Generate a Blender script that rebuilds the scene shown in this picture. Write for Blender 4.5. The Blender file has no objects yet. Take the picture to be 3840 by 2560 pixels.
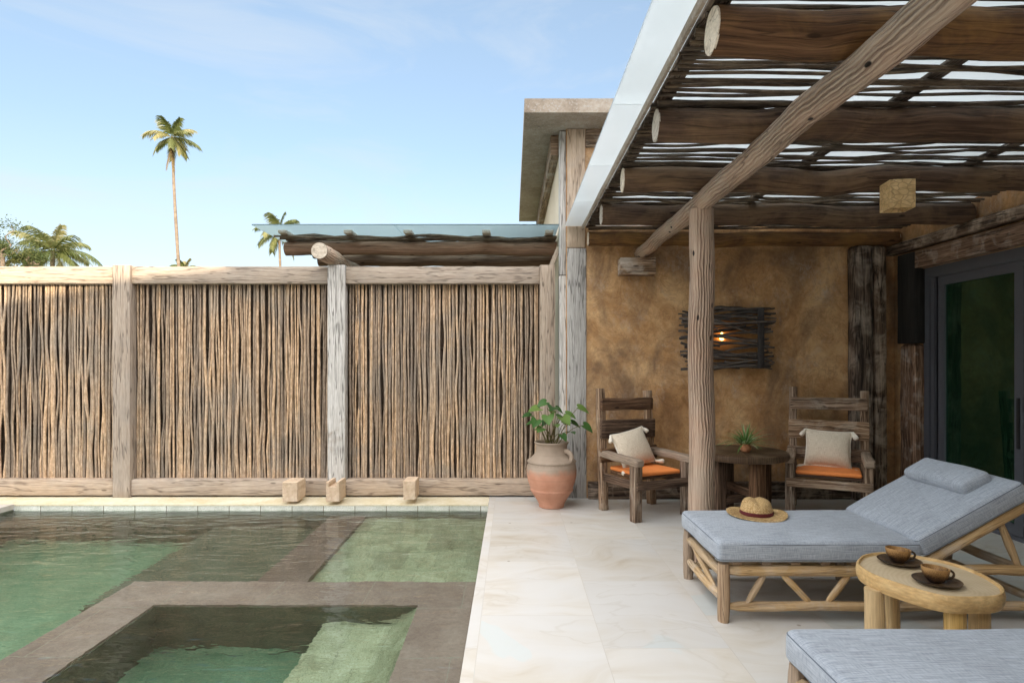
import bpy, math, random
from mathutils import Vector, Matrix, noise
R = math.radians
rng = random.Random(11)
S = bpy.context.scene
C = S.collection
PI = math.pi
V = Vector

# ------------------------------------------------------------------ mesh builder
class MB:
    def __init__(s):
        s.v = []; s.f = []; s.uv = []; s.r = []
    def face(s, idx, uvs, r):
        s.f.append(idx); s.uv.append(uvs); s.r.append(r)
    def build(s, name, mat, parent=None, sharp=38, loc=None):
        me = bpy.data.meshes.new(name)
        me.from_pydata([tuple(p) for p in s.v], [], s.f)
        uvl = me.uv_layers.new(name='UVMap')
        flat = [c for fu in s.uv for p in fu for c in p]
        uvl.data.foreach_set('uv', flat)
        a = me.attributes.new('rnd', 'FLOAT', 'FACE'); a.data.foreach_set('value', s.r)
        me.polygons.foreach_set('use_smooth', [True] * len(me.polygons))
        if sharp is not None:
            me.set_sharp_from_angle(angle=R(sharp))
        me.materials.append(mat)
        o = bpy.data.objects.new(name, me); C.objects.link(o)
        if parent is not None: o.parent = parent
        if loc is not None: o.location = loc
        return o

def frame_for(t, ref):
    a = ref - t * ref.dot(t)
    if a.length < 1e-4:
        ref = V((1, 0, 0)) if abs(t.x) < .9 else V((0, 1, 0))
        a = ref - t * ref.dot(t)
    a.normalize()
    return a, t.cross(a)

def loft(mb, pts, shape, scale, ref=V((0, 0, 1)), caps=True, rnd=None, wob=0., capuv=.05):
    """shape: list of 2D offsets (a along ref, b across); scale: per-ring scalar or (sa, sb)"""
    rnd = rng.random() if rnd is None else rnd
    n = len(shape); base = len(mb.v); m = len(pts)
    uo, vo = rng.random() * 40, rng.random() * 40
    per = [0.]
    for i in range(n):
        p, q = shape[i], shape[(i + 1) % n]
        per.append(per[-1] + math.hypot(p[0] - q[0], p[1] - q[1]))
    s0 = scale[len(scale) // 2]; s0 = s0 if not isinstance(s0, tuple) else s0[0]
    L = 0.; vs = []
    for k in range(m):
        t = (pts[min(k + 1, m - 1)] - pts[max(k - 1, 0)]).normalized()
        a, b = frame_for(t, ref)
        if k: L += (pts[k] - pts[k - 1]).length
        vs.append(L)
        sc = scale[k]; sa, sb = sc if isinstance(sc, tuple) else (sc, sc)
        for i, (x, y) in enumerate(shape):
            p = pts[k] + a * (x * sa) + b * (y * sb)
            if wob:
                q = V((p.x * 9 + rnd * 50, p.y * 9, p.z * 9 + i * .37))
                p = p + (a * x + b * y).normalized() * (wob * noise.noise(q))
            mb.v.append(p)
    for k in range(m - 1):
        for i in range(n):
            j = (i + 1) % n
            u0, u1 = per[i] * s0 + uo, per[i + 1] * s0 + uo
            mb.face((base + k * n + i, base + k * n + j, base + (k + 1) * n + j, base + (k + 1) * n + i),
                    ((u0, vs[k] + vo), (u1, vs[k] + vo), (u1, vs[k + 1] + vo), (u0, vs[k + 1] + vo)), rnd)
    if caps:
        for k, rev in ((0, True), (m - 1, False)):
            idx = [base + k * n + i for i in range(n)]
            uv = [(uo + shape[i][0] * s0, vo + shape[i][1] * s0 * .3) for i in range(n)]
            if rev: idx.reverse(); uv.reverse()
            mb.face(tuple(idx), tuple(uv), rnd)

def circ(n, ph=0.):
    # negative turn so that faces point outward for frame (a, b = t x a)
    return [(math.cos(2 * PI * i / n + ph), math.sin(2 * PI * i / n + ph)) for i in range(n)]

def pole(mb, p0, p1, r0, r1=None, n=10, segs=None, bend=0., wob=0., rnd=None, knots=0., ends=0., caps=True):
    p0, p1 = V(p0), V(p1); r1 = r0 if r1 is None else r1
    L = (p1 - p0).length; t = (p1 - p0) / L
    segs = segs or max(2, int(L / .14))
    a, b = frame_for(t, V((.13, .31, .94)))
    s1, s2 = rng.random() * 90, rng.random() * 90
    pts, rad = [], []
    for k in range(segs + 1):
        f = k / segs
        w = min(1., min(f, 1 - f) * 6)
        p = p0 + (p1 - p0) * f
        if bend:
            p = p + a * (bend * w * noise.noise(V((f * L * 1.7, s1, 0)))) * 2 + b * (bend * w * noise.noise(V((f * L * 1.7, s2, 5)))) * 2
        r = r0 + (r1 - r0) * f
        if knots: r *= 1 + knots * noise.noise(V((f * L * 7, s2, 9)))
        if ends: r *= 1 - ends * (max(0, 1 - f * L / .07) ** 2 + max(0, 1 - (1 - f) * L / .07) ** 2)
        pts.append(p); rad.append(r)
    loft(mb, pts, circ(n), rad, ref=a, rnd=rnd, wob=wob, caps=caps)

def rrect(w, h, r, k=2):
    out = []
    for cx, cy, a0 in ((1, 1, 0), (-1, 1, 90), (-1, -1, 180), (1, -1, 270)):
        for i in range(k + 1):
            a = R(a0 + 90 * i / k)
            out.append((cx * (w / 2 - r) + r * math.cos(a), cy * (h / 2 - r) + r * math.sin(a)))
    return out

def timber(mb, p0, p1, w, h, ref=(0, 0, 1), bev=.008, wob=.003, seg=.1, rnd=None):
    """squared beam: h is measured along ref, w across it"""
    p0, p1 = V(p0), V(p1); L = (p1 - p0).length
    m = max(2, int(L / seg))
    pts = [p0 + (p1 - p0) * (k / m) for k in range(m + 1)]
    e = min(bev * .8, L * .1)
    pts = [p0] + [p0 + (p1 - p0) * (e / L)] + pts[1:-1] + [p1 - (p1 - p0) * (e / L)] + [p1]
    sh = rrect(h, w, bev)
    f = 1 - bev * 1.2 / max(min(w, h), .02)
    sc = [f] + [1.] * (len(pts) - 2) + [f]
    loft(mb, pts, sh, sc, ref=V(ref), wob=wob, rnd=rnd)

def box(mb, lo, hi, rnd=None, off=None):
    rnd = rng.random() if rnd is None else rnd
    x0, y0, z0 = lo; x1, y1, z1 = hi
    b = len(mb.v)
    mb.v += [V(p) for p in ((x0, y0, z0), (x1, y0, z0), (x1, y1, z0), (x0, y1, z0), (x0, y0, z1), (x1, y0, z1), (x1, y1, z1), (x0, y1, z1))]
    for q, ax in (((0, 3, 2, 1), 2), ((4, 5, 6, 7), 2), ((0, 1, 5, 4), 1), ((2, 3, 7, 6), 1), ((1, 2, 6, 5), 0), ((3, 0, 4, 7), 0)):
        uv = []
        for i in q:
            p = mb.v[b + i]
            uv.append((p.x, p.y) if ax == 2 else (p.x, p.z) if ax == 1 else (p.y, p.z))
        mb.face(tuple(b + i for i in q), tuple(uv), rnd)

def cushion(mb, size, r, M, bulge=.0, pinch=0., n=10, botflat=True, rnd=None, wrinkle=0.):
    sx, sy, sz = size; rnd = rng.random() if rnd is None else rnd
    def coords(h):
        c = [-h, -h + r * .25, -h + r * .6, -h + r]
        k = max(2, int((2 * h - 2 * r) / .035)) if wrinkle or pinch else n
        c += [-h + r + (2 * h - 2 * r) * i / k for i in range(1, k)]
        return c + [h - r, h - r * .6, h - r * .25, h]
    hx, hy, hz = sx / 2, sy / 2, sz / 2
    cx, cy = coords(hx), coords(hy)
    rz = min(r, hz * .999)
    cz = [-hz, -hz + rz * .25, -hz + rz * .6, -hz + rz] + ([0] if hz - rz > .002 else []) + [hz - rz, hz - rz * .6, hz - rz * .25, hz]
    cz = sorted(set(round(z, 6) for z in cz))
    key = {}
    def vert(x, y, z):
        k = (round(x, 5), round(y, 5), round(z, 5))
        if k in key: return key[k]
        ix = max(-hx + r, min(hx - r, x)); iy = max(-hy + r, min(hy - r, y)); iz = max(-hz + rz, min(hz - rz, z))
        d = V((x - ix, y - iy, z - iz))
        p = V((ix, iy, iz)) + (d.normalized() * r if d.length > 1e-9 else V())
        u, w = p.x / hx, p.y / hy
        if pinch:   # throw pillow: thick centre, thin rim, concave sides
            f = max(0, (1 - u * u)) ** .5 * max(0, (1 - w * w)) ** .5
            p.z *= .10 + .95 * f
            p.x *= 1 - pinch * (1 - w * w) * u * u
            p.y *= 1 - pinch * (1 - u * u) * w * w
        elif bulge:
            g = max(0, 1 - u ** 4) * max(0, 1 - w ** 4)
            p.z += bulge * g * (1 if z > 0 else (-.0 if botflat else -1))
        if wrinkle:
            q = V((p.x * 5 + rnd * 30, p.y * 5, p.z * 6))
            p.z += wrinkle * noise.noise(q)
            p.x += wrinkle * .6 * noise.noise(q + V((9, 3, 1))); p.y += wrinkle * .6 * noise.noise(q + V((2, 8, 4)))
        key[k] = len(mb.v); mb.v.append(M @ p)
        return key[k]
    def grid(A, B, fn, uvf, flip):
        for i in range(len(A) - 1):
            for j in range(len(B) - 1):
                q = [(A[i], B[j]), (A[i + 1], B[j]), (A[i + 1], B[j + 1]), (A[i], B[j + 1])]
                if flip: q.reverse()
                ids = [vert(*fn(a, b)) for a, b in q]
                mb.face(tuple(ids), tuple(uvf(a, b) for a, b in q), rnd)
    grid(cx, cy, lambda a, b: (a, b, hz), lambda a, b: (a, b), False)
    grid(cx, cy, lambda a, b: (a, b, -hz), lambda a, b: (a, b), True)
    grid(cx, cz, lambda a, b: (a, -hy, b), lambda a, b: (a, b), False)
    grid(cx, cz, lambda a, b: (a, hy, b), lambda a, b: (a, b + 3), True)
    grid(cy, cz, lambda a, b: (hx, a, b), lambda a, b: (a, b + 5), False)
    grid(cy, cz, lambda a, b: (-hx, a, b), lambda a, b: (a, b + 7), True)

def lathe(mb, prof, n=32, M=Matrix(), rnd=None, fn=None):
    rnd = rng.random() if rnd is None else rnd
    b = len(mb.v); m = len(prof); s = [0.]
    for k in range(1, m): s.append(s[-1] + math.hypot(prof[k][0] - prof[k - 1][0], prof[k][1] - prof[k - 1][1]))
    rm = max(p[0] for p in prof)
    for (r, z) in prof:
        for i in range(n):
            a = 2 * PI * i / n
            p = V((r * math.cos(a), r * math.sin(a), z))
            if fn: p = fn(p, a, r, z)
            mb.v.append(M @ p)
    for k in range(m - 1):
        for i in range(n):
            j = (i + 1) % n
            u0, u1 = i / n * 2 * PI * rm, (i + 1) / n * 2 * PI * rm
            mb.face((b + k * n + i, b + k * n + j, b + (k + 1) * n + j, b + (k + 1) * n + i), ((u0, s[k]), (u1, s[k]), (u1, s[k + 1]), (u0, s[k + 1])), rnd)
    for k, rev in ((0, True), (m - 1, False)):
        if prof[k][0] > 1e-5:
            idx = [b + k * n + i for i in range(n)]
            uv = [(mb.v[q].x, mb.v[q].y) for q in idx]
            if rev: idx.reverse(); uv.reverse()
            mb.face(tuple(idx), tuple(uv), rnd)

# ------------------------------------------------------------------ objects
def tag(o, label=None, cat=None, group=None, kind=None):
    if label: o['label'] = label
    if cat: o['category'] = cat
    if group: o['group'] = group
    if kind: o['kind'] = kind
    return o

def thing(name, label, cat, loc=(0, 0, 0), rz=0., group=None):
    o = bpy.data.objects.new(name, None); C.objects.link(o)
    o.location = loc; o.rotation_euler = (0, 0, rz); o.empty_display_size = .1
    return tag(o, label, cat, group)

def struct(name, mb, m, sharp=38):
    o = mb.build(name, m, None, sharp); o['kind'] = 'structure'; return o

def copy_tree(o, parent=None):
    c = o.copy(); C.objects.link(c)
    if parent is not None:
        c.parent = parent
    for ch in list(o.children): copy_tree(ch, c)
    return c

# ------------------------------------------------------------------ materials
def N(nt, t, ins=None, **kw):
    n = nt.nodes.new('ShaderNode' + t)
    for k, v in kw.items(): setattr(n, k, v)
    for k, v in (ins or {}).items():
        s = n.inputs[k]
        if isinstance(v, bpy.types.NodeSocket): nt.links.new(v, s)
        elif isinstance(v, tuple) and len(v) == 3 and s.type == 'RGBA': s.default_value = v + (1.,)
        else: s.default_value = v
    return n
def new(name):
    m = bpy.data.materials.new(name); m.use_nodes = True; nt = m.node_tree
    return m, nt, nt.nodes['Principled BSDF']
def mix(nt, f, a, b, blend='MIX'):
    n = N(nt, 'Mix', {0: f, 6: a, 7: b}, data_type='RGBA', blend_type=blend); return n.outputs[2]
def ramp(nt, f, stops, interp='LINEAR'):
    n = N(nt, 'ValToRGB', {0: f}); cr = n.color_ramp; cr.interpolation = interp
    while len(cr.elements) < len(stops): cr.elements.new(.5)
    for e, (p, c) in zip(cr.elements, stops):
        e.position = p; e.color = (c if isinstance(c, tuple) else (c, c, c)) + (1.,)
    return n.outputs[0]
def math_(nt, op, a, b=0., c=None):
    d = {0: a, 1: b}
    if c is not None: d[2] = c
    return N(nt, 'Math', d, operation=op).outputs[0]
def noise_(nt, vec, scale, detail=4., rough=.55, dist=0., dim='3D'):
    return N(nt, 'TexNoise', {'Vector': vec, 'Scale': scale, 'Detail': detail, 'Roughness': rough, 'Distortion': dist}, noise_dimensions=dim).outputs[0]
def scaled(nt, vec, s, loc=(0, 0, 0)):
    return N(nt, 'Mapping', {0: vec, 1: loc, 3: s}).outputs[0]
def bump(nt, h, strength, dist=.01, prev=None):
    d = {'Strength': strength, 'Distance': dist, 'Height': h}
    if prev is not None: d['Normal'] = prev
    return N(nt, 'Bump', d).outputs[0]
def coords(nt): return N(nt, 'TexCoord')
def setp(bs, **kw):
    nm = {'rough': 'Roughness', 'spec': 'Specular IOR Level', 'metal': 'Metallic', 'sheen': 'Sheen Weight', 'coat': 'Coat Weight', 'trans': 'Transmission Weight', 'ior': 'IOR'}
    for k, v in kw.items(): bs.inputs[nm[k]].default_value = v

def wood(name, dark, mid, light, blotch=None, bl=(.45, .62), gs=(70, 2.2), bmp=.5, rough=.75, crack=.6, wavy=.02, var=.45, spec=.25, bscale=2.2, knots=False, con=.22, cw=1.):
    m, nt, bs = new(name)
    tc = coords(nt); uv = tc.outputs['UV']
    w = noise_(nt, scaled(nt, uv, (4, 1.6, 1)), 1., 2.)
    woff = N(nt, 'CombineXYZ', {0: math_(nt, 'MULTIPLY', math_(nt, 'SUBTRACT', w, .5), wavy * 2)}).outputs[0]
    uvw = N(nt, 'VectorMath', {0: uv, 1: woff}, operation='ADD').outputs[0]
    g = noise_(nt, scaled(nt, uvw, (gs[0], gs[1], 1)), 1., 6., .62)
    col = ramp(nt, g, [(.5 - con, dark), (.5, mid), (.5 + con, light)])
    b0 = noise_(nt, tc.outputs['Object'], bscale, 5., .65, .6)
    if blotch:
        col = mix(nt, ramp(nt, b0, [(bl[0], 0.), (bl[1], .85)]), col, mix(nt, .5, blotch, mix(nt, 1., blotch, ramp(nt, g, [(.3, .55), (.7, 1.3)]), 'MULTIPLY')))
    fine = noise_(nt, scaled(nt, uvw, (gs[0] * 3.1, gs[1] * 4, 1)), 1., 4., .6)
    col = mix(nt, .5, col, ramp(nt, fine, [(.5 - con, .45), (.5 + con, 1.25)]), 'MULTIPLY')
    cr = noise_(nt, scaled(nt, uvw, (gs[0] * .32, gs[1] * .45, 1), (3.3, 7, 0)), 1., 3., .5)
    ck = ramp(nt, math_(nt, 'ABSOLUTE', math_(nt, 'SUBTRACT', cr, .5)), [(0., 1.), (.006 * cw, .8), (.016 * cw, 0.)])
    col = mix(nt, math_(nt, 'MULTIPLY', ck, crack), col, tuple(c * .35 for c in dark))
    if knots:
        vo = N(nt, 'TexVoronoi', {'Vector': scaled(nt, uv, (5.5, 1.7, 1)), 'Scale': 1.}, voronoi_dimensions='2D')
        kn = ramp(nt, vo.outputs['Distance'], [(0., 1.), (.035, .9), (.06, 0.)])
        sel = math_(nt, 'GREATER_THAN', N(nt, 'SeparateColor', {0: vo.outputs['Color']}).outputs[0], .62)
        col = mix(nt, math_(nt, 'MULTIPLY', kn, math_(nt, 'MULTIPLY', sel, .8)), col, tuple(c * .3 for c in dark))
    rn = N(nt, 'Attribute', attribute_name='rnd').outputs['Fac']
    hs = N(nt, 'HueSaturation', {'Hue': .5, 'Saturation': math_(nt, 'MULTIPLY_ADD', rn, .3, .85), 'Value': math_(nt, 'MULTIPLY_ADD', rn, var, 1 - var * .5), 'Color': col})
    nt.links.new(hs.outputs[0], bs.inputs['Base Color'])
    h = math_(nt, 'SUBTRACT', math_(nt, 'MULTIPLY_ADD', g, .8, math_(nt, 'MULTIPLY', fine, .25)), math_(nt, 'MULTIPLY', ck, .5))
    nt.links.new(bump(nt, h, bmp, .012), bs.inputs['Normal'])
    setp(bs, rough=rough, spec=spec)
    return m

def groovy_log(name, dark, mid, light, freq=48., amp=.8):
    """peeled trunk with wavy raised grain"""
    m, nt, bs = new(name)
    tc = coords(nt); uv = tc.outputs['UV']
    w = noise_(nt, scaled(nt, uv, (5, 2.6, 1)), 1., 3., .5)
    w2 = noise_(nt, scaled(nt, uv, (16, 11, 1)), 1., 2., .5)
    sx = N(nt, 'SeparateXYZ', {0: uv})
    ph = math_(nt, 'ADD', math_(nt, 'MULTIPLY', sx.outputs[0], freq * 6.283), math_(nt, 'ADD', math_(nt, 'MULTIPLY', w, 17.), math_(nt, 'MULTIPLY', w2, 4.5)))
    s = math_(nt, 'MULTIPLY_ADD', math_(nt, 'SINE', ph), .5, .5)
    sel = noise_(nt, scaled(nt, uv, (9, .9, 1), (4, 9, 0)), 1., 3.)
    g = math_(nt, 'MULTIPLY', math_(nt, 'POWER', s, 1.8), ramp(nt, sel, [(.36, .1), (.6, 1.)]))
    fine = noise_(nt, scaled(nt, uv, (190, 5, 1)), 1., 5., .65)
    col = ramp(nt, math_(nt, 'ADD', math_(nt, 'MULTIPLY', g, .36), math_(nt, 'MULTIPLY', fine, .85)), [(.22, light), (.58, mid), (1.05, dark)])
    bl = noise_(nt, tc.outputs['Object'], 2.4, 4., .6)
    col = mix(nt, ramp(nt, bl, [(.4, 0.), (.65, .5)]), col, mix(nt, 1., col, (1.12, .86, .74), 'MULTIPLY'))
    cr = noise_(nt, scaled(nt, uv, (12, .9, 1), (3.3, 7, 0)), 1., 3., .5)
    ck = ramp(nt, math_(nt, 'ABSOLUTE', math_(nt, 'SUBTRACT', cr, .5)), [(0., 1.), (.004, .8), (.009, 0.)])
    col = mix(nt, math_(nt, 'MULTIPLY', ck, math_(nt, 'MULTIPLY', .75, ramp(nt, noise_(nt, tc.outputs['Object'], 1.7, 2.), [(.5, 0.), (.62, 1.)]))), col, (.05, .032, .02))
    vo = N(nt, 'TexVoronoi', {'Vector': scaled(nt, uv, (7, 3.2, 1)), 'Scale': 1.}, voronoi_dimensions='2D')
    hole = math_(nt, 'MULTIPLY', ramp(nt, vo.outputs['Distance'], [(0., 1.), (.05, 1.), (.075, 0.)]), math_(nt, 'GREATER_THAN', N(nt, 'SeparateColor', {0: vo.outputs['Color']}).outputs[0], .68))
    col = mix(nt, hole, col, (.015, .01, .007))
    nt.links.new(col, bs.inputs['Base Color'])
    h = math_(nt, 'SUBTRACT', math_(nt, 'MULTIPLY_ADD', fine, .18, math_(nt, 'MULTIPLY', g, -amp)), math_(nt, 'MULTIPLY', ck, .2))
    nt.links.new(bump(nt, h, .95, .018), bs.inputs['Normal'])
    setp(bs, rough=.72, spec=.25)
    return m

def stone(name, c1, c2, c3, scale=3., bmp=.3, rough=.6, speck=None, tile=None, mortar=None, mort=.006, tvar=.25, spec=.35):
    m, nt, bs = new(name)
    ob = coords(nt).outputs['Object']
    a = noise_(nt, ob, scale, 6., .6, .4)
    b = noise_(nt, ob, scale * 9, 5., .65)
    col = ramp(nt, math_(nt, 'ADD', math_(nt, 'MULTIPLY', a, .6), math_(nt, 'MULTIPLY', b, .4)), [(.34, c1), (.5, c2), (.66, c3)])
    if speck:
        c = noise_(nt, ob, scale * 22, 3., .5)
        col = mix(nt, ramp(nt, c, [(.56, 0.), (.66, .7)]), col, speck)
    h = math_(nt, 'MULTIPLY_ADD', a, .4, b)
    if tile:
        br = N(nt, 'TexBrick', {'Vector': ob, 'Scale': 1., 'Mortar Size': mort, 'Mortar Smooth': .1, 'Bias': 0., 'Brick Width': tile[0], 'Row Height': tile[1], 'Color1': (1. - tvar,) * 3, 'Color2': (1. + tvar,) * 3, 'Mortar': (1., 1., 1.)}, offset=.5)
        col = mix(nt, 1., col, br.outputs[0], 'MULTIPLY')
        col = mix(nt, br.outputs[1], col, mortar or tuple(x * .5 for x in c1))
        h = math_(nt, 'SUBTRACT', h, math_(nt, 'MULTIPLY', br.outputs[1], .8))
    nt.links.new(col, bs.inputs['Base Color'])
    nt.links.new(bump(nt, h, bmp, .01), bs.inputs['Normal'])
    setp(bs, rough=rough, spec=spec)
    return m

def plain(name, col, rough=.5, spec=.4, metal=0., nscale=30., nv=.2, bmp=.1):
    m, nt, bs = new(name)
    ob = coords(nt).outputs['Object']
    a = noise_(nt, ob, nscale, 5., .6)
    nt.links.new(mix(nt, 1., col, ramp(nt, a, [(.3, 1 - nv), (.7, 1 + nv)]), 'MULTIPLY'), bs.inputs['Base Color'])
    if bmp: nt.links.new(bump(nt, a, bmp, .006), bs.inputs['Normal'])
    setp(bs, rough=rough, spec=spec, metal=metal)
    return m

def fabric(name, c1, c2, su=900, sv=35, bmp=.25, rough=.9, stops=(.38, .62)):
    m, nt, bs = new(name)
    tc = coords(nt); uv = tc.outputs['UV']
    a = noise_(nt, scaled(nt, uv, (sv, su, 1)), 1., 4., .7)
    b = noise_(nt, scaled(nt, uv, (su * .8, sv * 3, 1)), 1., 3., .6)
    big = noise_(nt, tc.outputs['Object'], 3., 3.)
    f = math_(nt, 'ADD', math_(nt, 'MULTIPLY', a, .68), math_(nt, 'MULTIPLY', b, .32))
    col = ramp(nt, f, [(stops[0], c1), (stops[1], c2)])
    col = mix(nt, 1., col, ramp(nt, big, [(.3, .9), (.7, 1.08)]), 'MULTIPLY')
    nt.links.new(col, bs.inputs['Base Color'])
    nt.links.new(bump(nt, f, bmp, .004), bs.inputs['Normal'])
    setp(bs, rough=rough, spec=.15, sheen=.15)
    return m

M = {}
M['rail'] = wood('fence_rail_wood', (.35, .265, .20), (.46, .37, .29), (.55, .46, .375), blotch=(.42, .355, .295), bl=(.48, .66), gs=(60, 2.6), crack=.75, cw=1.5, bmp=.25, knots=True, var=.25)
M['stick'] = wood('fence_stick_bark', (.25, .168, .11), (.47, .342, .232), (.68, .525, .38), blotch=(.38, .315, .25), gs=(40, 14), crack=.1, bmp=.4, var=.9, bscale=1.2)
M['backrow'] = wood('fence_back_row', (.055, .038, .027), (.115, .08, .056), (.18, .128, .09), gs=(40, 14), crack=.1, bmp=.4, var=.6)  # darker than the front sticks: gap shade put into the colour
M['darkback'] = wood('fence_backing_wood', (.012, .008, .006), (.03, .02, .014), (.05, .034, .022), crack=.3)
M['post'] = groovy_log('peeled_trunk', (.14, .088, .06), (.37, .275, .205), (.54, .44, .345))
M['log2'] = wood('front_lit_cross_log', (.12, .07, .045), (.24, .145, .095), (.36, .24, .165), gs=(55, 1.8), crack=.5, bmp=.5, knots=True, var=.2)  # front light on the neighbour's logs put into a lighter colour
M['log'] = wood('cross_log_wood', (.045, .026, .015), (.125, .069, .039), (.205, .122, .071), blotch=(.25, .145, .066), gs=(55, 1.8), crack=.5, bmp=.55, knots=True, wavy=.05, var=.3)
M['logend'] = wood('log_end_grain', (.46, .38, .29), (.62, .54, .44), (.73, .66, .56), gs=(40, 40), crack=.6, bmp=.3)
M['twig'] = wood('roof_stick_bark', (.018, .012, .009), (.065, .046, .032), (.20, .15, .105), blotch=(.13, .10, .07), gs=(50, 6), crack=.2, bmp=.5, var=.9)
M['oldpaint'] = wood('worn_white_timber', (.47, .445, .41), (.61, .59, .56), (.72, .71, .69), blotch=(.34, .27, .205), bl=(.6, .76), gs=(85, 2.6), crack=.9, cw=1.6, bmp=.4, con=.17, knots=True, bscale=3.)
M['oldbrown'] = wood('worn_brown_timber', (.10, .065, .042), (.27, .185, .125), (.42, .31, .225), con=.15, blotch=(.45, .40, .35), bl=(.5, .68), gs=(50, 2.), crack=.7, bmp=.6, knots=True, bscale=4.)
M['darkwood'] = wood('dark_aged_timber', (.03, .02, .015), (.11, .077, .056), (.24, .18, .135), con=.14, blotch=(.38, .31, .25), bl=(.47, .62), gs=(40, 1.8), crack=.8, bmp=.9, knots=True, bscale=4.)
M['blackwood'] = wood('black_painted_board', (.012, .011, .010), (.022, .02, .018), (.05, .045, .04), gs=(40, 2.), crack=.2, bmp=.3)
M['chair'] = wood('chair_timber', (.085, .05, .032), (.24, .16, .105), (.46, .35, .255), blotch=(.40, .33, .26), bl=(.52, .68), gs=(62, 2.2), crack=.8, bmp=.8, var=.5, con=.14, knots=True, bscale=4.)
M['chair_dark'] = wood('chair_dark_timber', (.035, .02, .012), (.115, .066, .04), (.23, .145, .09), con=.15, gs=(62, 2.2), crack=.6, bmp=.6, var=.4, knots=True)
M['table'] = wood('round_table_timber', (.02, .013, .009), (.06, .038, .024), (.13, .09, .058), blotch=(.17, .13, .09), gs=(60, 2.2), crack=.5, bmp=.4, rough=.5)
M['teak'] = wood('lounger_pole', (.29, .185, .095), (.48, .335, .185), (.62, .46, .28), blotch=(.52, .43, .33), bl=(.5, .66), gs=(70, 2.5), crack=.45, bmp=.35, rough=.55, var=.25, bscale=5.)
M['teakleg'] = wood('lounger_leg_pole', (.20, .135, .09), (.37, .27, .185), (.52, .41, .31), gs=(90, 2.5), crack=.6, bmp=.45, rough=.65, var=.25)
M['slab'] = wood('table_slab_edge', (.46, .29, .125), (.56, .38, .18), (.66, .48, .25), blotch=(.40, .23, .09), bl=(.58, .72), gs=(9, 22), crack=.15, bmp=.15, rough=.45, bscale=12.)
M['stub'] = wood('table_leg_pole', (.50, .335, .145), (.58, .40, .185), (.63, .46, .235), gs=(60, 2.), crack=.25, bmp=.2, rough=.4, var=.15)
M['fabric'] = fabric('blue_grey_weave', (.185, .21, .245), (.48, .53, .595), su=420, sv=9, bmp=.35)
M['piping'] = plain('dark_piping', (.13, .15, .18), .9, .1)
M['orange'] = plain('orange_cover', (.86, .275, .075), .65, .25, nscale=6., nv=.06, bmp=.15)
M['linen'] = None
M['tassel'] = plain('cream_cotton', (.84, .78, .67), .95, .05, nscale=220., nv=.25, bmp=.8)
M['frame'] = plain('charcoal_aluminium', (.085, .09, .105), .4, .5, nv=.05, bmp=0.)
M['black'] = plain('black_metal', (.02, .02, .021), .5, .4)
M['strap'] = plain('dark_iron', (.035, .031, .03), .65, .4, nscale=40., nv=.4)
M['blockstone'] = stone('carved_sandstone', (.50, .36, .24), (.64, .49, .35), (.72, .59, .45), 5., .9, .8)
M['brown'] = stone('brown_pool_stone', (.25, .17, .155), (.32, .23, .21), (.40, .30, .275), 4., .15, .5, tile=(.62, .62), mortar=(.36, .32, .28), mort=.0025, tvar=.1)
M['greenshelf'] = stone('green_shelf_stone', (.24, .25, .165), (.38, .40, .28), (.53, .55, .42), 7., .3, .6, speck=(.13, .13, .06), tile=(.24, .46), mortar=(.26, .28, .19), mort=.002, tvar=.2)
M['deepgreen'] = stone('deep_green_stone', (.145, .235, .145), (.205, .315, .205), (.28, .40, .275), 3., .3, .6, speck=(.10, .2, .12))
M['stripstone'] = stone('dark_brown_strip', (.155, .105, .09), (.20, .14, .125), (.26, .19, .17), 4., .15, .5)
M['spagreen'] = stone('spa_green_stone', (.07, .135, .085), (.11, .20, .125), (.17, .28, .185), 2.6, .3, .6, speck=(.07, .12, .08))
M['darkstep'] = stone('dark_green_stone', (.085, .092, .064), (.13, .138, .10), (.185, .19, .145), 5., .3, .6)
M['waterline'] = stone('pale_waterline_tile', (.46, .49, .43), (.64, .66, .60), (.76, .77, .73), 9., .4, .6, speck=(.3, .33, .24), tile=(.31, 2.), mortar=(.2, .19, .13), mort=.004, tvar=.12)
M['cream'] = stone('cream_coping', (.56, .47, .27), (.66, .60, .44), (.74, .70, .58), 3., .15, .6, tvar=.1)
M['concrete'] = stone('weathered_concrete', (.20, .16, .125), (.33, .275, .22), (.45, .40, .345), 2.4, .35, .85, speck=(.42, .40, .38))
M['render'] = stone('villa_render', (.52, .42, .30), (.60, .50, .37), (.66, .57, .44), 2., .2, .85)
M['soil'] = stone('pot_gravel', (.02, .018, .016), (.06, .055, .05), (.2, .19, .17), 30., 1.2, .8)
M['grassland'] = stone('dry_ground', (.09, .10, .04), (.14, .14, .07), (.2, .18, .1), .6, .4, .9)
M['inner'] = plain('room_paint', (.10, .085, .07), .8, .2, nscale=3.)
M['curtain'] = plain('green_curtain', (.025, .075, .04), .85, .1, nscale=8.)

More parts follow.
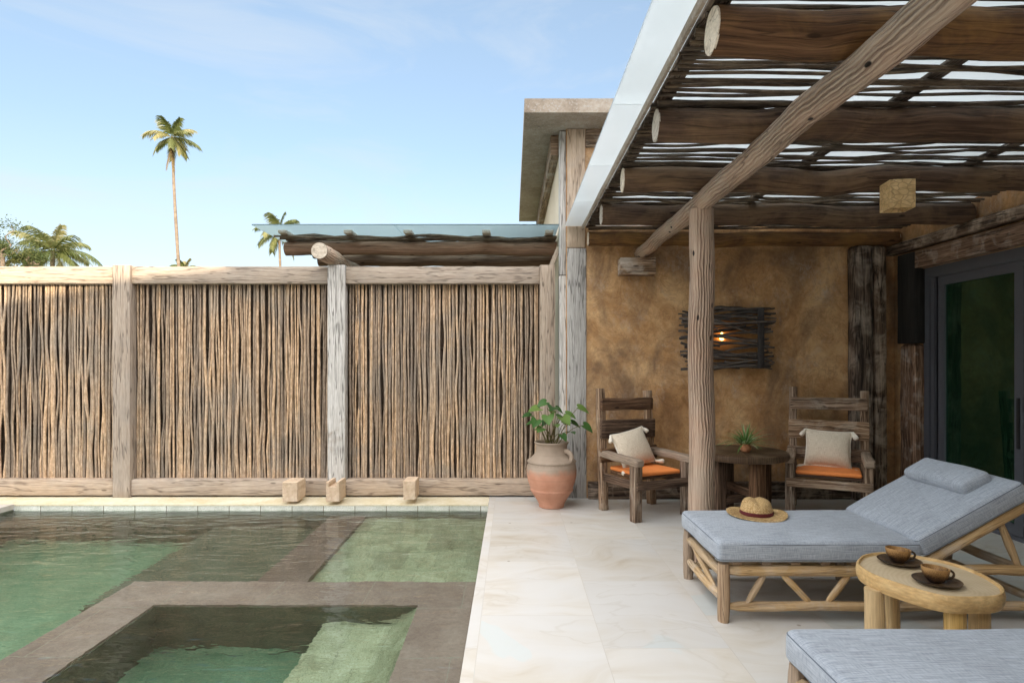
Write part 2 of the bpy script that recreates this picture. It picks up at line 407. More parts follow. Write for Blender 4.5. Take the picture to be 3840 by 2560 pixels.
def mk_plaster():
    m, nt, bs = new('ochre_plaster'); ob = coords(nt).outputs['Object']
    a = noise_(nt, ob, 1.3, 6., .6, .8); b = noise_(nt, ob, 7., 6., .7, .5)
    st = noise_(nt, scaled(nt, ob, (1.6, 1.6, .9)), 1.1, 5., .6, 1.2)
    col = ramp(nt, math_(nt, 'ADD', math_(nt, 'MULTIPLY', a, .6), math_(nt, 'MULTIPLY', b, .4)), [(.34, (.25, .125, .05)), (.47, (.46, .26, .115)), (.60, (.64, .415, .215))])
    col = mix(nt, ramp(nt, st, [(.46, 0.), (.66, .8)]), col, (.185, .115, .07))
    bloom = math_(nt, 'MULTIPLY', ramp(nt, noise_(nt, ob, 1.7, 7., .72, 1.2), [(.5, 0.), (.68, 1.)]), ramp(nt, noise_(nt, scaled(nt, ob, (1, 1, .6)), 22., 6., .75, .8), [(.42, .0), (.62, 1.)]))
    col = mix(nt, math_(nt, 'MULTIPLY', bloom, .55), col, (.50, .44, .38))
    sw = math_(nt, 'ABSOLUTE', math_(nt, 'SUBTRACT', noise_(nt, ob, 3.2, 5., .6, 2.6), .5))
    col = mix(nt, ramp(nt, sw, [(0., .4), (.01, .2), (.03, 0.)]), col, (.20, .115, .06))
    nt.links.new(col, bs.inputs['Base Color'])
    col = mix(nt, .25, col, ramp(nt, noise_(nt, ob, 30., 6., .72), [(.3, .6), (.7, 1.3)]), 'MULTIPLY')
    nt.links.new(col, bs.inputs['Base Color'])
    tw = noise_(nt, ob, 4.5, 6., .68, 2.2)
    nt.links.new(bump(nt, math_(nt, 'ADD', math_(nt, 'MULTIPLY', tw, 1.2), math_(nt, 'MULTIPLY', b, .5)), .45, .02), bs.inputs['Normal'])
    setp(bs, rough=.8, spec=.2); return m
M['plaster'] = mk_plaster()

def mk_deck():
    m, nt, bs = new('pale_sandstone_paving'); ob = coords(nt).outputs['Object']
    rot = N(nt, 'Mapping', {0: ob, 1: (.23, .17, 0), 2: (0, 0, PI / 2)}).outputs[0]
    br = N(nt, 'TexBrick', {'Vector': rot, 'Scale': 1., 'Mortar Size': .0022, 'Mortar Smooth': .3, 'Bias': 0., 'Brick Width': .92, 'Row Height': .62, 'Color1': (0, 0, 0), 'Color2': (1, 1, 1), 'Mortar': (.5, .5, .5)}, offset=.42)
    per = N(nt, 'SeparateColor', {0: br.outputs[0]}).outputs[0]
    off = N(nt, 'CombineXYZ', {0: math_(nt, 'MULTIPLY', per, 9.), 1: math_(nt, 'MULTIPLY', per, 17.)}).outputs[0]
    p = N(nt, 'VectorMath', {0: ob, 1: off}, operation='ADD').outputs[0]
    warp = N(nt, 'TexNoise', {'Vector': p, 'Scale': 1.1, 'Detail': 2.}).outputs[1]
    pw = N(nt, 'VectorMath', {0: p, 1: N(nt, 'VectorMath', {0: warp, 3: .9}, operation='SCALE').outputs[0]}, operation='ADD').outputs[0]
    vein = noise_(nt, scaled(nt, pw, (1.1, 5.2, 1)), 1.4, 6., .6, .5)
    cloud = noise_(nt, p, .9, 4., .6, .6)
    col = ramp(nt, vein, [(.28, (.56, .475, .37)), (.40, (.66, .60, .52)), (.55, (.71, .665, .605)), (.72, (.745, .715, .68))])
    col = mix(nt, ramp(nt, cloud, [(.42, 0.), (.62, .8)]), col, (.70, .68, .66))
    col = mix(nt, ramp(nt, noise_(nt, p, .75, 3., .5, 1.2), [(.62, 0.), (.635, .55)]), col, (.63, .69, .69))
    fl = ramp(nt, math_(nt, 'ABSOLUTE', math_(nt, 'SUBTRACT', noise_(nt, scaled(nt, pw, (1, 2.2, 1)), .9, 4., .55), .5)), [(0., .22), (.005, .12), (.012, 0.)])
    col = mix(nt, fl, col, (.47, .40, .31))
    col = mix(nt, 1., col, ramp(nt, per, [(0., .93), (1., 1.05)]), 'MULTIPLY')
    col = mix(nt, math_(nt, 'MULTIPLY', br.outputs[1], .35), col, (.5, .44, .37))
    col = mix(nt, 1., col, (.785, .80, .805), 'MULTIPLY')
    vo = N(nt, 'TexVoronoi', {'Vector': ob, 'Scale': 1.9}, voronoi_dimensions='2D')
    pit = math_(nt, 'MULTIPLY', ramp(nt, vo.outputs['Distance'], [(0., 1.), (.016, 1.), (.024, 0.)]), math_(nt, 'GREATER_THAN', N(nt, 'SeparateColor', {0: vo.outputs['Color']}).outputs[0], .7))
    col = mix(nt, math_(nt, 'MULTIPLY', pit, .7), col, (.2, .16, .11))
    nt.links.new(col, bs.inputs['Base Color'])
    nt.links.new(ramp(nt, cloud, [(.3, .38), (.7, .55)]), bs.inputs['Roughness'])
    h = math_(nt, 'SUBTRACT', math_(nt, 'MULTIPLY', vein, .25), br.outputs[1])
    nt.links.new(bump(nt, h, .15, .01), bs.inputs['Normal'])
    setp(bs, spec=.4); return m
M['deck'] = mk_deck()

def mk_water():
    m, nt, bs = new('pool_water'); nt.nodes.remove(bs)
    ob = coords(nt).outputs['Object']
    a = noise_(nt, scaled(nt, ob, (1.3, 3.4, 1)), 1.6, 3., .55, .6)
    b = noise_(nt, scaled(nt, ob, (5, 9, 1)), 1.6, 2., .5, .4)
    nrm = bump(nt, math_(nt, 'MULTIPLY_ADD', b, .34, a), .27, .06)
    gl = N(nt, 'BsdfGlossy', {'Color': (1., 1., 1.), 'Roughness': .02, 'Normal': nrm})
    rf = N(nt, 'BsdfRefraction', {'Color': (.86, .95, .90), 'Roughness': 0., 'IOR': 1.33, 'Normal': nrm})
    fr = N(nt, 'Fresnel', {'IOR': 1.33, 'Normal': nrm})
    mx = N(nt, 'MixShader', {0: fr.outputs[0], 1: rf.outputs[0], 2: gl.outputs[0]})
    nt.links.new(mx.outputs[0], nt.nodes['Material Output'].inputs[0]); return m
M['water'] = mk_water()

def mk_frost():
    m, nt, bs = new('frosted_glass'); nt.nodes.remove(bs)
    ob = coords(nt).outputs['Object']
    d = noise_(nt, ob, 1.2, 4., .6)
    c = ramp(nt, d, [(.3, (.82, .87, .89)), (.7, (.91, .95, .97))])
    tl = N(nt, 'BsdfTranslucent', {'Color': c}); tr = N(nt, 'BsdfTransparent', {'Color': (.80, .88, .90)})
    df = N(nt, 'BsdfDiffuse', {'Color': (.62, .68, .69)})
    g = N(nt, 'BsdfGlossy', {'Color': (1, 1, 1), 'Roughness': .12})
    a = N(nt, 'MixShader', {0: .22, 1: tl.outputs[0], 2: tr.outputs[0]})
    b = N(nt, 'MixShader', {0: .06, 1: a.outputs[0], 2: df.outputs[0]})
    e = N(nt, 'MixShader', {0: N(nt, 'Fresnel', {'IOR': 1.45}).outputs[0], 1: b.outputs[0], 2: g.outputs[0]})
    nt.links.new(e.outputs[0], nt.nodes['Material Output'].inputs[0]); return m
M['frost'] = mk_frost()
def mk_bluepane():
    m, nt, bs = new('bluish_roof_glass'); nt.nodes.remove(bs)
    tl = N(nt, 'BsdfTranslucent', {'Color': (.74, .88, .92)}); tr = N(nt, 'BsdfTransparent', {'Color': (.85, .96, .98)}); g = N(nt, 'BsdfGlossy', {'Color': (.8, .9, .95), 'Roughness': .05})
    a = N(nt, 'MixShader', {0: .66, 1: tl.outputs[0], 2: tr.outputs[0]})
    e = N(nt, 'MixShader', {0: N(nt, 'Fresnel', {'IOR': 1.12}).outputs[0], 1: a.outputs[0], 2: g.outputs[0]})
    nt.links.new(e.outputs[0], nt.nodes['Material Output'].inputs[0]); return m
M['bluepane'] = mk_bluepane()

def mk_glass():
    m, nt, bs = new('dark_tinted_glass'); nt.nodes.remove(bs)
    tr = N(nt, 'BsdfTransparent', {'Color': (.22, .42, .30)}); g = N(nt, 'BsdfGlossy', {'Color': (.62, 1., .80), 'Roughness': .01})
    a = N(nt, 'MixShader', {0: .4, 1: tr.outputs[0], 2: N(nt, 'BsdfDiffuse', {'Color': (.010, .048, .024)}).outputs[0]})
    e = N(nt, 'MixShader', {0: N(nt, 'Fresnel', {'IOR': 2.0}).outputs[0], 1: a.outputs[0], 2: g.outputs[0]})
    nt.links.new(e.outputs[0], nt.nodes['Material Output'].inputs[0]); return m
M['glass'] = mk_glass()

def mk_terracotta():
    m, nt, bs = new('weathered_terracotta'); tc = coords(nt); ob = tc.outputs['Object']
    a = noise_(nt, ob, 5., 5., .6); z = N(nt, 'SeparateXYZ', {0: ob}).outputs[2]
    red = ramp(nt, a, [(.3, (.48, .225, .14)), (.7, (.60, .325, .225))])
    grey = ramp(nt, a, [(.3, (.29, .225, .17)), (.7, (.41, .33, .26))])
    f = ramp(nt, math_(nt, 'ADD', z, math_(nt, 'MULTIPLY', math_(nt, 'SUBTRACT', noise_(nt, ob, 9., 5., .65), .5), .14)), [(.325, 0.), (.385, 1.)])
    col = mix(nt, f, red, grey)
    ring = noise_(nt, scaled(nt, ob, (1, 1, 60)), 1., 3.)
    nt.links.new(mix(nt, .3, col, ramp(nt, ring, [(.3, .7), (.7, 1.1)]), 'MULTIPLY'), bs.inputs['Base Color'])
    nt.links.new(bump(nt, math_(nt, 'ADD', ring, a), .2, .006), bs.inputs['Normal'])
    setp(bs, rough=.8, spec=.2); return m
M['jar'] = mk_terracotta()
M['pot'] = plain('small_terracotta', (.48, .22, .11), .8, .2)

def leafm(name, c1, c2, c3, rough=.45, trans=.35, scale=6.):
    m, nt, bs = new(name)
    rn = N(nt, 'Attribute', attribute_name='rnd').outputs['Fac']
    a = noise_(nt, coords(nt).outputs['Object'], scale, 3.)
    col = ramp(nt, math_(nt, 'ADD', math_(nt, 'MULTIPLY', rn, .65), math_(nt, 'MULTIPLY', a, .35)), [(.15, c1), (.5, c2), (.9, c3)])
    nt.links.new(col, bs.inputs['Base Color']); setp(bs, rough=rough, spec=.35)
    t = N(nt, 'BsdfTranslucent', {'Color': col})
    mx = N(nt, 'MixShader', {0: trans, 1: bs.outputs[0], 2: t.outputs[0]})
    nt.links.new(mx.outputs[0], nt.nodes['Material Output'].inputs[0]); return m
M['leaf'] = leafm('heart_leaf', (.035, .10, .025), (.075, .18, .045), (.22, .33, .08), .4, .35)
M['blade'] = leafm('spider_blade', (.11, .24, .06), (.23, .40, .13), (.6, .66, .44), .5, .35)
M['palm'] = leafm('palm_leaflet', (.09, .12, .035), (.19, .21, .075), (.42, .36, .17), .55, .35)
M['dryfrond'] = leafm('dry_frond', (.12, .08, .035), (.2, .14, .06), (.28, .2, .1), .7, .2)
M['treeleaf'] = leafm('tree_foliage', (.055, .085, .025), (.10, .125, .04), (.19, .19, .06), .6, .3)
M['trunk'] = stone('palm_trunk_bark', (.15, .11, .08), (.24, .185, .14), (.32, .26, .20), 3., .5, .9)
M['stem'] = plain('plant_stem', (.12, .10, .03), .6, .3)

def mk_linen():
    m, nt, bs = new('linen_dipped_weave'); tc = coords(nt); uv = tc.outputs['UV']
    a = noise_(nt, scaled(nt, uv, (420, 24, 1)), 1., 3., .7); b = noise_(nt, scaled(nt, uv, (24, 420, 1)), 1., 3., .7)
    f = math_(nt, 'MULTIPLY_ADD', a, .5, math_(nt, 'MULTIPLY', b, .5))
    col = ramp(nt, f, [(.36, (.46, .375, .27)), (.5, (.70, .61, .48)), (.64, (.82, .76, .65))])
    y = math_(nt, 'ADD', N(nt, 'SeparateXYZ', {0: uv}).outputs[1], math_(nt, 'MULTIPLY', a, .07))
    col = mix(nt, ramp(nt, math_(nt, 'MULTIPLY_ADD', y, 1., .5), [(.33, .75), (.46, 0.)]), col, (.40, .22, .13))
    nt.links.new(col, bs.inputs['Base Color'])
    nt.links.new(bump(nt, f, .5, .006), bs.inputs['Normal']); setp(bs, rough=.95, spec=.1, sheen=.2); return m
M['linen'] = mk_linen()

def mk_straw():
    m, nt, bs = new('woven_straw'); tc = coords(nt); uv = tc.outputs['UV']
    br = N(nt, 'TexBrick', {'Vector': scaled(nt, uv, (1, 1, 1)), 'Scale': 60., 'Mortar Size': .05, 'Mortar Smooth': .8, 'Brick Width': .75, 'Row Height': .45, 'Color1': (.46, .28, .10), 'Color2': (.76, .55, .28), 'Mortar': (.20, .11, .04)})
    n = noise_(nt, uv, 90., 4., .6)
    nt.links.new(mix(nt, .6, br.outputs[0], ramp(nt, n, [(.3, .5), (.7, 1.3)]), 'MULTIPLY'), bs.inputs['Base Color'])
    nt.links.new(bump(nt, math_(nt, 'SUBTRACT', n, br.outputs[1]), .6, .004), bs.inputs['Normal']); setp(bs, rough=.65, spec=.3); return m
M['straw'] = mk_straw()
M['band'] = plain('maroon_ribbon', (.10, .018, .02), .7, .2, nscale=120.)

def mk_bronze():
    m, nt, bs = new('speckled_bronze_glaze'); tc = coords(nt); ob = tc.outputs['Object']
    z = N(nt, 'SeparateXYZ', {0: ob}).outputs[2]
    n = noise_(nt, ob, 420., 3., .6); w = noise_(nt, ob, 18., 3., .5)
    f = math_(nt, 'ADD', math_(nt, 'MULTIPLY', math_(nt, 'SUBTRACT', n, .5), 1.1), math_(nt, 'ADD', math_(nt, 'MULTIPLY', z, 10.), math_(nt, 'MULTIPLY', math_(nt, 'SUBTRACT', w, .5), .7)))
    col = ramp(nt, f, [(.12, (.016, .010, .008)), (.32, (.12, .055, .02)), (.58, (.42, .24, .09))])
    nt.links.new(col, bs.inputs['Base Color']); setp(bs, rough=.4, spec=.5, metal=.25); return m
M['bronze'] = mk_bronze()
def mk_saucer():
    m, nt, bs = new('speckled_dark_glaze'); ob = coords(nt).outputs['Object']
    n = noise_(nt, ob, 380., 3., .6); w = noise_(nt, ob, 14., 3., .5)
    col = ramp(nt, math_(nt, 'MULTIPLY_ADD', n, .6, math_(nt, 'MULTIPLY', w, .5)), [(.48, (.014, .010, .009)), (.6, (.08, .045, .02)), (.72, (.2, .13, .055))])
    nt.links.new(col, bs.inputs['Base Color']); setp(bs, rough=.42, spec=.5); return m
M['saucer'] = mk_saucer()

def mk_slabtop():
    m, nt, bs = new('slab_end_grain_top'); ob = coords(nt).outputs['Object']
    q = N(nt, 'VectorMath', {0: scaled(nt, ob, (1.25, 1., 1.), (-.06, .1, 0)), 1: N(nt, 'VectorMath', {0: N(nt, 'TexNoise', {'Vector': ob, 'Scale': 5., 'Detail': 3.}).outputs[1], 3: .07}, operation='SCALE').outputs[0]}, operation='ADD').outputs[0]
    wv = N(nt, 'TexWave', {'Vector': q, 'Scale': 14., 'Distortion': 1.5, 'Detail': 3., 'Detail Scale': 1.5}, wave_type='RINGS', rings_direction='Z').outputs[1]
    n = noise_(nt, ob, 4., 4., .6)
    col = ramp(nt, math_(nt, 'MULTIPLY_ADD', wv, .10, math_(nt, 'MULTIPLY', n, .9)), [(.25, (.42, .315, .19)), (.5, (.53, .42, .27)), (.75, (.62, .52, .37))])
    col = mix(nt, ramp(nt, noise_(nt, ob, 11., 4., .6), [(.66, 0.), (.75, .6)]), col, (.36, .15, .06))
    nt.links.new(col, bs.inputs['Base Color']); setp(bs, rough=.45, spec=.35); return m
M['slabtop'] = mk_slabtop()

def mk_emit(name, col, st):
    m, nt, bs = new(name); bs.inputs['Emission Color'].default_value = col + (1,); bs.inputs['Emission Strength'].default_value = st
    bs.inputs['Base Color'].default_value = col + (1,); return m
M['bulb'] = mk_emit('lit_bulb', (1., .48, .14), 5.)
def mk_carved():
    m, nt, bs = new('carved_honey_wood'); ob = coords(nt).outputs['Object']
    wp = N(nt, 'VectorMath', {0: ob, 1: N(nt, 'VectorMath', {0: N(nt, 'TexNoise', {'Vector': ob, 'Scale': 18., 'Detail': 2.}).outputs[1], 3: .02}, operation='SCALE').outputs[0]}, operation='ADD').outputs[0]
    vo = N(nt, 'TexVoronoi', {'Vector': scaled(nt, wp, (.8, .8, 1.3)), 'Scale': 26.}, feature='DISTANCE_TO_EDGE').outputs['Distance']
    ln = ramp(nt, vo, [(0., 1.), (.05, .6), (.11, 0.)])
    col = ramp(nt, noise_(nt, ob, 14., 5., .6), [(.3, (.58, .38, .17)), (.7, (.80, .58, .30))])
    nt.links.new(mix(nt, math_(nt, 'MULTIPLY', ln, .5), col, (.30, .17, .06)), bs.inputs['Base Color'])
    nt.links.new(bump(nt, ln, .6, .006, None), bs.inputs['Normal']); setp(bs, rough=.6, spec=.3); return m
M['pendant'] = mk_carved()
M['lampback'] = plain('lamp_back_panel', (.42, .24, .10), .8, .2)  # bulb glow on the panel put into its orange colour
M['lampstick'] = wood('wall_lamp_stick', (.045, .038, .034), (.11, .095, .083), (.22, .185, .16), gs=(50, 6), crack=.2, bmp=.5, var=.8)
M['jamb'] = wood('door_jamb_timber', (.06, .033, .02), (.19, .115, .075), (.34, .225, .155), con=.14, blotch=(.50, .43, .37), bl=(.5, .74), gs=(55, 2.), crack=.7, bmp=.7, bscale=6.)

# ------------------------------------------------------------------ frame of reference
K = 1400.   # focal length in picture units (2352 wide); camera 1.4 m above the deck looking along +Y
def at(px, py, Y): return V(((px - 1176) * Y / K, Y, 1.4 - (py - 832) * Y / K))
YF = 6.32

# ------------------------------------------------------------------ ground, deck, pool
mb = MB()
a = (-6.9, -9., 9., 6.7); G = 900.
vs = [(-G, -G), (G, -G), (G, G * 2), (-G, G * 2), (a[0], a[1]), (a[2], a[1]), (a[2], a[3]), (a[0], a[3])]
mb.v = [V((x, y, -.03)) for x, y in vs]
for q in ((0, 1, 5, 4), (1, 2, 6, 5), (2, 3, 7, 6), (3, 0, 4, 7)):
    mb.face(q, tuple((vs[i][0], vs[i][1]) for i in q), .5)
struct('ground', mb, M['grassland'])

mb = MB(); box(mb, (-.23, -5., -.14), (3.96, 6.6, 0)); box(mb, (-6.9, -5., -.14), (-.23, .9, 0)); struct('pool_deck', mb, M['deck'])
mb = MB(); box(mb, (-6.9, 6.01, -.014), (-.234, 6.7, -.001)); struct('coping_ledge', mb, M['cream'])
mb = MB(); box(mb, (-6.9, .9, -.045), (-4.91, 6.01, .004)); struct('coping_edge', mb, M['deck'])
WX = (-4.91, -.23); WY = (.9, 6.01)
ZF = -1.25
mb = MB(); box(mb, (WX[0] - .2, WY[0] - .2, ZF - .2), (WX[1] + .2, WY[1] + .2, ZF)); struct('pool_floor', mb, M['deepgreen'])
mb = MB(); box(mb, (WX[0] - .2, 6.02, ZF), (-.234, 6.2, -.10)); box(mb, (WX[0] - .2, .7, ZF), (WX[0], 6.0, -.046)); box(mb, (WX[0], .7, ZF), (WX[1], .9, -.141)); box(mb, (WX[1], .7, ZF), (0, 6.2, -.141))
struct('pool_wall', mb, M['darkstep'])
mb = MB(); box(mb, (WX[0], 6.013, -.10), (-.234, 6.1, -.0145)); struct('waterline_tiles', mb, M['waterline'])
mb = MB(); box(mb, (-2.94, 4.16, ZF), (-1.79, 6.02, -.70)); struct('pool_step', mb, M['darkstep'])
mb = MB(); box(mb, (-1.79, 4.16, ZF), (-1.44, 6.02, -.27)); struct('pool_step_edge', mb, M['stripstone'])
mb = MB(); box(mb, (-1.44, 4.16, ZF), (-.23, 6.02, -.36)); struct('pool_shelf', mb, M['greenshelf'])
ZR = -.15
mb = MB()
box(mb, (-2.57, 3.763, ZF), (-.231, 4.16, ZR)); box(mb, (-2.57, 1.1, ZF), (-2.206, 3.763, ZR)); box(mb, (-.58, 1.1, ZF), (-.231, 3.763, ZR)); box(mb, (-2.206, 1.1, ZF), (-.58, 1.5, ZR))
struct('spa_rim', mb, M['brown'])
ZS = -.80
mb = MB(); box(mb, (-2.206, 1.5, ZF), (-.58, 3.763, ZS)); struct('spa_floor', mb, M['spagreen'])
mb = MB()
box(mb, (-2.206, 3.755, ZS), (-.58, 3.7635, ZR - .03)); box(mb, (-2.2065, 1.5, ZS), (-2.198, 3.755, ZR - .03)); struct('spa_wall', mb, M['darkstep'])
mb = MB()   # spa seat: slanted back running down to a flat bench
prof = [(-.581, ZR - .02), (-.64, -.25), (-.70, -.34), (-.76, -.385), (-.82, -.40), (-1.0, -.405), (-1.13, -.41), (-1.16, -.425), (-1.165, -.82), (-.581, -.82)]
pts = [V((0, 1.5, 0)), V((0, 2.6, 0)), V((0, 3.754, 0))]
b0 = len(mb.v)
for p in pts:
    for x, z in prof: mb.v.append(V((x, p.y, z)))
n = len(prof)
for k in range(2):
    for i in range(n):
        j = (i + 1) % n
        mb.face((b0 + k * n + i, b0 + k * n + j, b0 + (k + 1) * n + j, b0 + (k + 1) * n + i), tuple((mb.v[b0 + q * n + w].x, mb.v[b0 + q * n + w].y) for q, w in ((k, i), (k, j), (k + 1, j), (k + 1, i))), .5)
mb.face(tuple(range(n)), tuple((x, z) for x, z in prof), .5)
mb.face(tuple(2 * n + i for i in reversed(range(n))), tuple((x, z) for x, z in reversed(prof)), .5)
struct('spa_bench', mb, M['greenshelf'], 20)
mb = MB()
mb.v = [V((WX[0], WY[0], -.062)), V((WX[1], WY[0], -.062)), V((WX[1], 6.012, -.062)), V((WX[0], 6.012, -.062))]
mb.face((0, 1, 2, 3), ((0, 0), (1, 0), (1, 1), (0, 1)), .5)
struct('water', mb, M['water'])
lt = thing('pool_disc', 'round pale disc on the green pool floor', 'pool lamp', (-4.45, 4.95, -1.25))  # flat pale disc lying on the pool floor
mb = MB(); lathe(mb, [(0, .02), (.07, .02), (.075, .012), (.1, .008), (.105, 0)][::-1], 24); mb.build('disc_body', plain('pale_steel', (.7, .72, .72), .3, .5, .2), lt)

# ------------------------------------------------------------------ stick fence
fence = thing('stick_fence', 'timber fence filled with upright brown sticks behind the pool', 'fence', (0, YF, 0))
def fx(px): return (px - 1176) * YF / K
posts = [(-6.75, -6.57), (fx(258), fx(298)), (fx(752), fx(792)), (fx(1240), fx(1275))]
for i, (x0, x1) in enumerate(posts):
    mb = MB(); timber(mb, ((x0 + x1) / 2, .06, 0), ((x0 + x1) / 2, .06, 2.41), x1 - x0, .12, ref=(0, 1, 0), bev=.006)
    o = mb.build('post', M['oldpaint' if i == 2 else 'rail'], fence)
for i in range(3):
    xa, xb = posts[i][1] + .002, posts[i + 1][0] - .002
    mb = MB(); timber(mb, (xa, .085, 2.31), (xb, .085, 2.31), .11, .178, bev=.007, wob=.004); mb.build('top_rail', M['rail'], fence)
    mb = MB(); timber(mb, (xa, .075, .10), (xb, .075, .10), .12, .165, bev=.01, wob=.007); mb.build('bottom_rail', M['rail'], fence)
    mb = MB()
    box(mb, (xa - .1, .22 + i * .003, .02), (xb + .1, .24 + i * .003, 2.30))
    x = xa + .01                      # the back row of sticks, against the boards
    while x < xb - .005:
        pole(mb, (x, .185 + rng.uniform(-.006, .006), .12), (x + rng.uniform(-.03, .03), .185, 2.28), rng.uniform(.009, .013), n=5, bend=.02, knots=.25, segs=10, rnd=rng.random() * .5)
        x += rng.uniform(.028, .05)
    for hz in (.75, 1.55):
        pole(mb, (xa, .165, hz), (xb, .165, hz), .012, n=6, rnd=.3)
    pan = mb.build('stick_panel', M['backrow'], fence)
    x = xa + .012
    while x < xb - .008:
        r = rng.uniform(.0082, .0145)
        if rng.random() < .16: x += rng.uniform(.003, .014)
        mb = MB()
        y = .125 + rng.uniform(-.012, .008)
        pole(mb, (x + rng.uniform(-.006, .006), y, .145 + rng.uniform(-.01, .012)), (x + rng.uniform(-.012, .012), y + rng.uniform(-.01, .01), 2.26), r * rng.uniform(.95, 1.15), r * rng.uniform(.72, 1.), n=7, bend=rng.choice((.006, .009, .012, .02)), knots=.28, segs=20)
        mb.build('stick', M['stick'], pan)
        x += r * 2 * rng.uniform(.9, 1.12)

# ------------------------------------------------------------------ house
house = thing('house', 'ochre plastered villa with timber posts, dark sliding door and flat concrete roof', 'house', (0, 0, 0))
XW = 3.95
mb = MB(); box(mb, (.56, 6.3, -.05), (XW + .2, 6.5, 3.81)); mb.build('back_wall', M['plaster'], house)
mb = MB(); box(mb, (.5, 6.5, -.05), (.72, 10.4, 3.81)); mb.build('return_wall', M['render'], house)
mb = MB(); box(mb, (XW, 5.92, -.05), (XW + .2, 6.3, 3.81)); box(mb, (XW, 2.4, 2.30), (XW + .2, 5.92, 3.81)); box(mb, (XW, -4., -.05), (XW + .2, 2.4, 3.81))
mb.build('side_wall', M['plaster'], house)
mb = MB(); timber(mb, (.78, 6.265, .088), (3.47, 6.265, .088), .06, .175, bev=.005); mb.build('skirting_board', M['darkwood'], house)
# big worn column by the fence
mb = MB(); timber(mb, (.529, 6.39, 0), (.529, 6.39, 2.30), .076, .13, ref=(0, 1, 0)); timber(mb, (.529, 6.39, 2.305), (.529, 6.39, 3.80), .072, .13, ref=(0, 1, 0))
mb.build('column', M['oldpaint'], house)
mb = MB(); timber(mb, (.668, 6.36, 0), (.668, 6.36, 2.58), .20, .14, ref=(0, 1, 0), wob=.004); mb.build('column', M['oldpaint'], house)
mb = MB(); timber(mb, (.662, 6.348, 2.585), (.662, 6.348, 3.805), .185, .13, ref=(0, 1, 0)); mb.build('column', M['rail'], house)
mb = MB(); timber(mb, (.76, 6.35, 3.71), (3.9, 6.35, 3.71), .12, .19); mb.build('wall_plate', M['oldbrown'], house)
mb = MB(); timber(mb, (.455, 6.46, 3.70), (.455, 10.35, 3.70), .09, .21); mb.build('wall_plate', M['oldbrown'], house)
mb = MB(); timber(mb, (.41, 6.5, 2.41), (.5, 6.5, 2.62), .05, .06, ref=(0, 1, 0)); mb.build('bracket', M['rail'], house)
mb = MB(); box(mb, (.12, 5.884, 3.81), (XW + .2, 10.44, 3.945)); box(mb, (XW - .02, -4., 3.811), (9., 5.88, 3.944)); mb.build('roof', M['concrete'], house)
mb = MB(); timber(mb, at(1422, 613, 6.2) , at(1503, 613, 6.2), .16, .17, bev=.006, wob=.005); mb.build('wall_bracket', M['oldbrown'], house)
# corner posts
for (xa, xb, y, z1, mt) in ((3.465, 3.655, 6.22, 2.58, 'darkwood'), (3.675, 3.805, 6.24, 2.58, 'darkwood')):
    mb = MB(); timber(mb, ((xa + xb) / 2, y, 0), ((xa + xb) / 2 - .01, y, z1), xb - xa, .16, ref=(0, 1, 0), bev=.03, wob=.010, seg=.12); mb.build('corner_post', M[mt], house)
# ledger beam, lintel, jamb
mb = MB(); timber(mb, (3.905, 6.3, 2.545), (3.905, -1.4, 2.545), .09, .10); mb.build('ledger_beam', M['darkwood'], house)
mb = MB(); timber(mb, (3.92, 5.93, 2.385), (3.92, 1.6, 2.385), .10, .165, wob=.006); mb.build('lintel', M['jamb'], house)
mb = MB(); timber(mb, (3.93, 5.985, 0), (3.93, 5.985, 1.58), .10, .25, ref=(0, 1, 0), bev=.03, wob=.012, seg=.07); mb.build('door_post', M['jamb'], house)
mb = MB(); timber(mb, (3.925, 5.985, 1.585), (3.925, 5.985, 2.465), .12, .26, ref=(0, 1, 0), bev=.006); mb.build('door_post', M['blackwood'], house)
# sliding door
mb = MB()
box(mb, (3.965, 5.80, 0), (4.09, 5.875, 2.30)); box(mb, (3.965, 2.42, 2.20), (4.09, 5.80, 2.30)); box(mb, (3.965, 2.42, -.02), (4.09, 5.80, .03)); box(mb, (3.975, 5.74, .03), (4.0, 5.785, 2.2)); box(mb, (4.03, 5.70, .03), (4.06, 5.79, 2.2))
door = mb.build('sliding_door', M['frame'], house)
def leafp(y0, y1, x, handle):
    m2 = MB(); w = .085
    box(m2, (x, y1 - w, .03), (x + .04, y1, 2.2)); box(m2, (x, y0, .03), (x + .04, y0 + w, 2.2)); box(m2, (x, y0 + w, 2.2 - w), (x + .04, y1 - w, 2.2)); box(m2, (x, y0 + w, .03), (x + .04, y1 - w, .12))
    m2.build('leaf_frame', M['frame'], door)
    m2 = MB(); box(m2, (x + .015, y0 + w - .002, .118), (x + .025, y1 - w + .002, 2.2 - w + .002)); m2.build('glass_pane', M['glass'], door)
    if handle:
        m2 = MB(); box(m2, (x - .012, y0 + .03, .72), (x, y0 + .052, 1.12)); m2.build('handle', M['black'], door)
leafp(4.75, 5.70, 3.985, True); leafp(3.62, 4.68, 4.04, False); leafp(2.45, 3.6, 4.04, False)
mb = MB(); box(mb, (4.15, 2., -.06), (9., 6.5, -.02)); box(mb, (8.9, 2., -.02), (9., 6.3, 3.8)); box(mb, (4.15, 1.9, -.02), (9., 2., 3.8)); box(mb, (4.15, 6.3, -.02), (9., 6.4, 3.8)); box(mb, (4.15, 2., 2.8), (9., 6.3, 2.9))
mb.build('room', M['inner'], house)
mb = MB(); n = 130; b0 = 0
for k in range(n + 1):
    y = 2.5 + 3.3 * k / n; x = 4.32 + .035 * math.sin(k * 1.35) + .015 * math.sin(k * .5)
    mb.v += [V((x, y, .02)), V((x, y, 2.32))]
for k in range(n): mb.face((2 * k, 2 * k + 2, 2 * k + 3, 2 * k + 1), ((k, 0), (k + 1, 0), (k + 1, 1), (k, 1)), .5)
mb.build('curtain', M['curtain'], house, None)

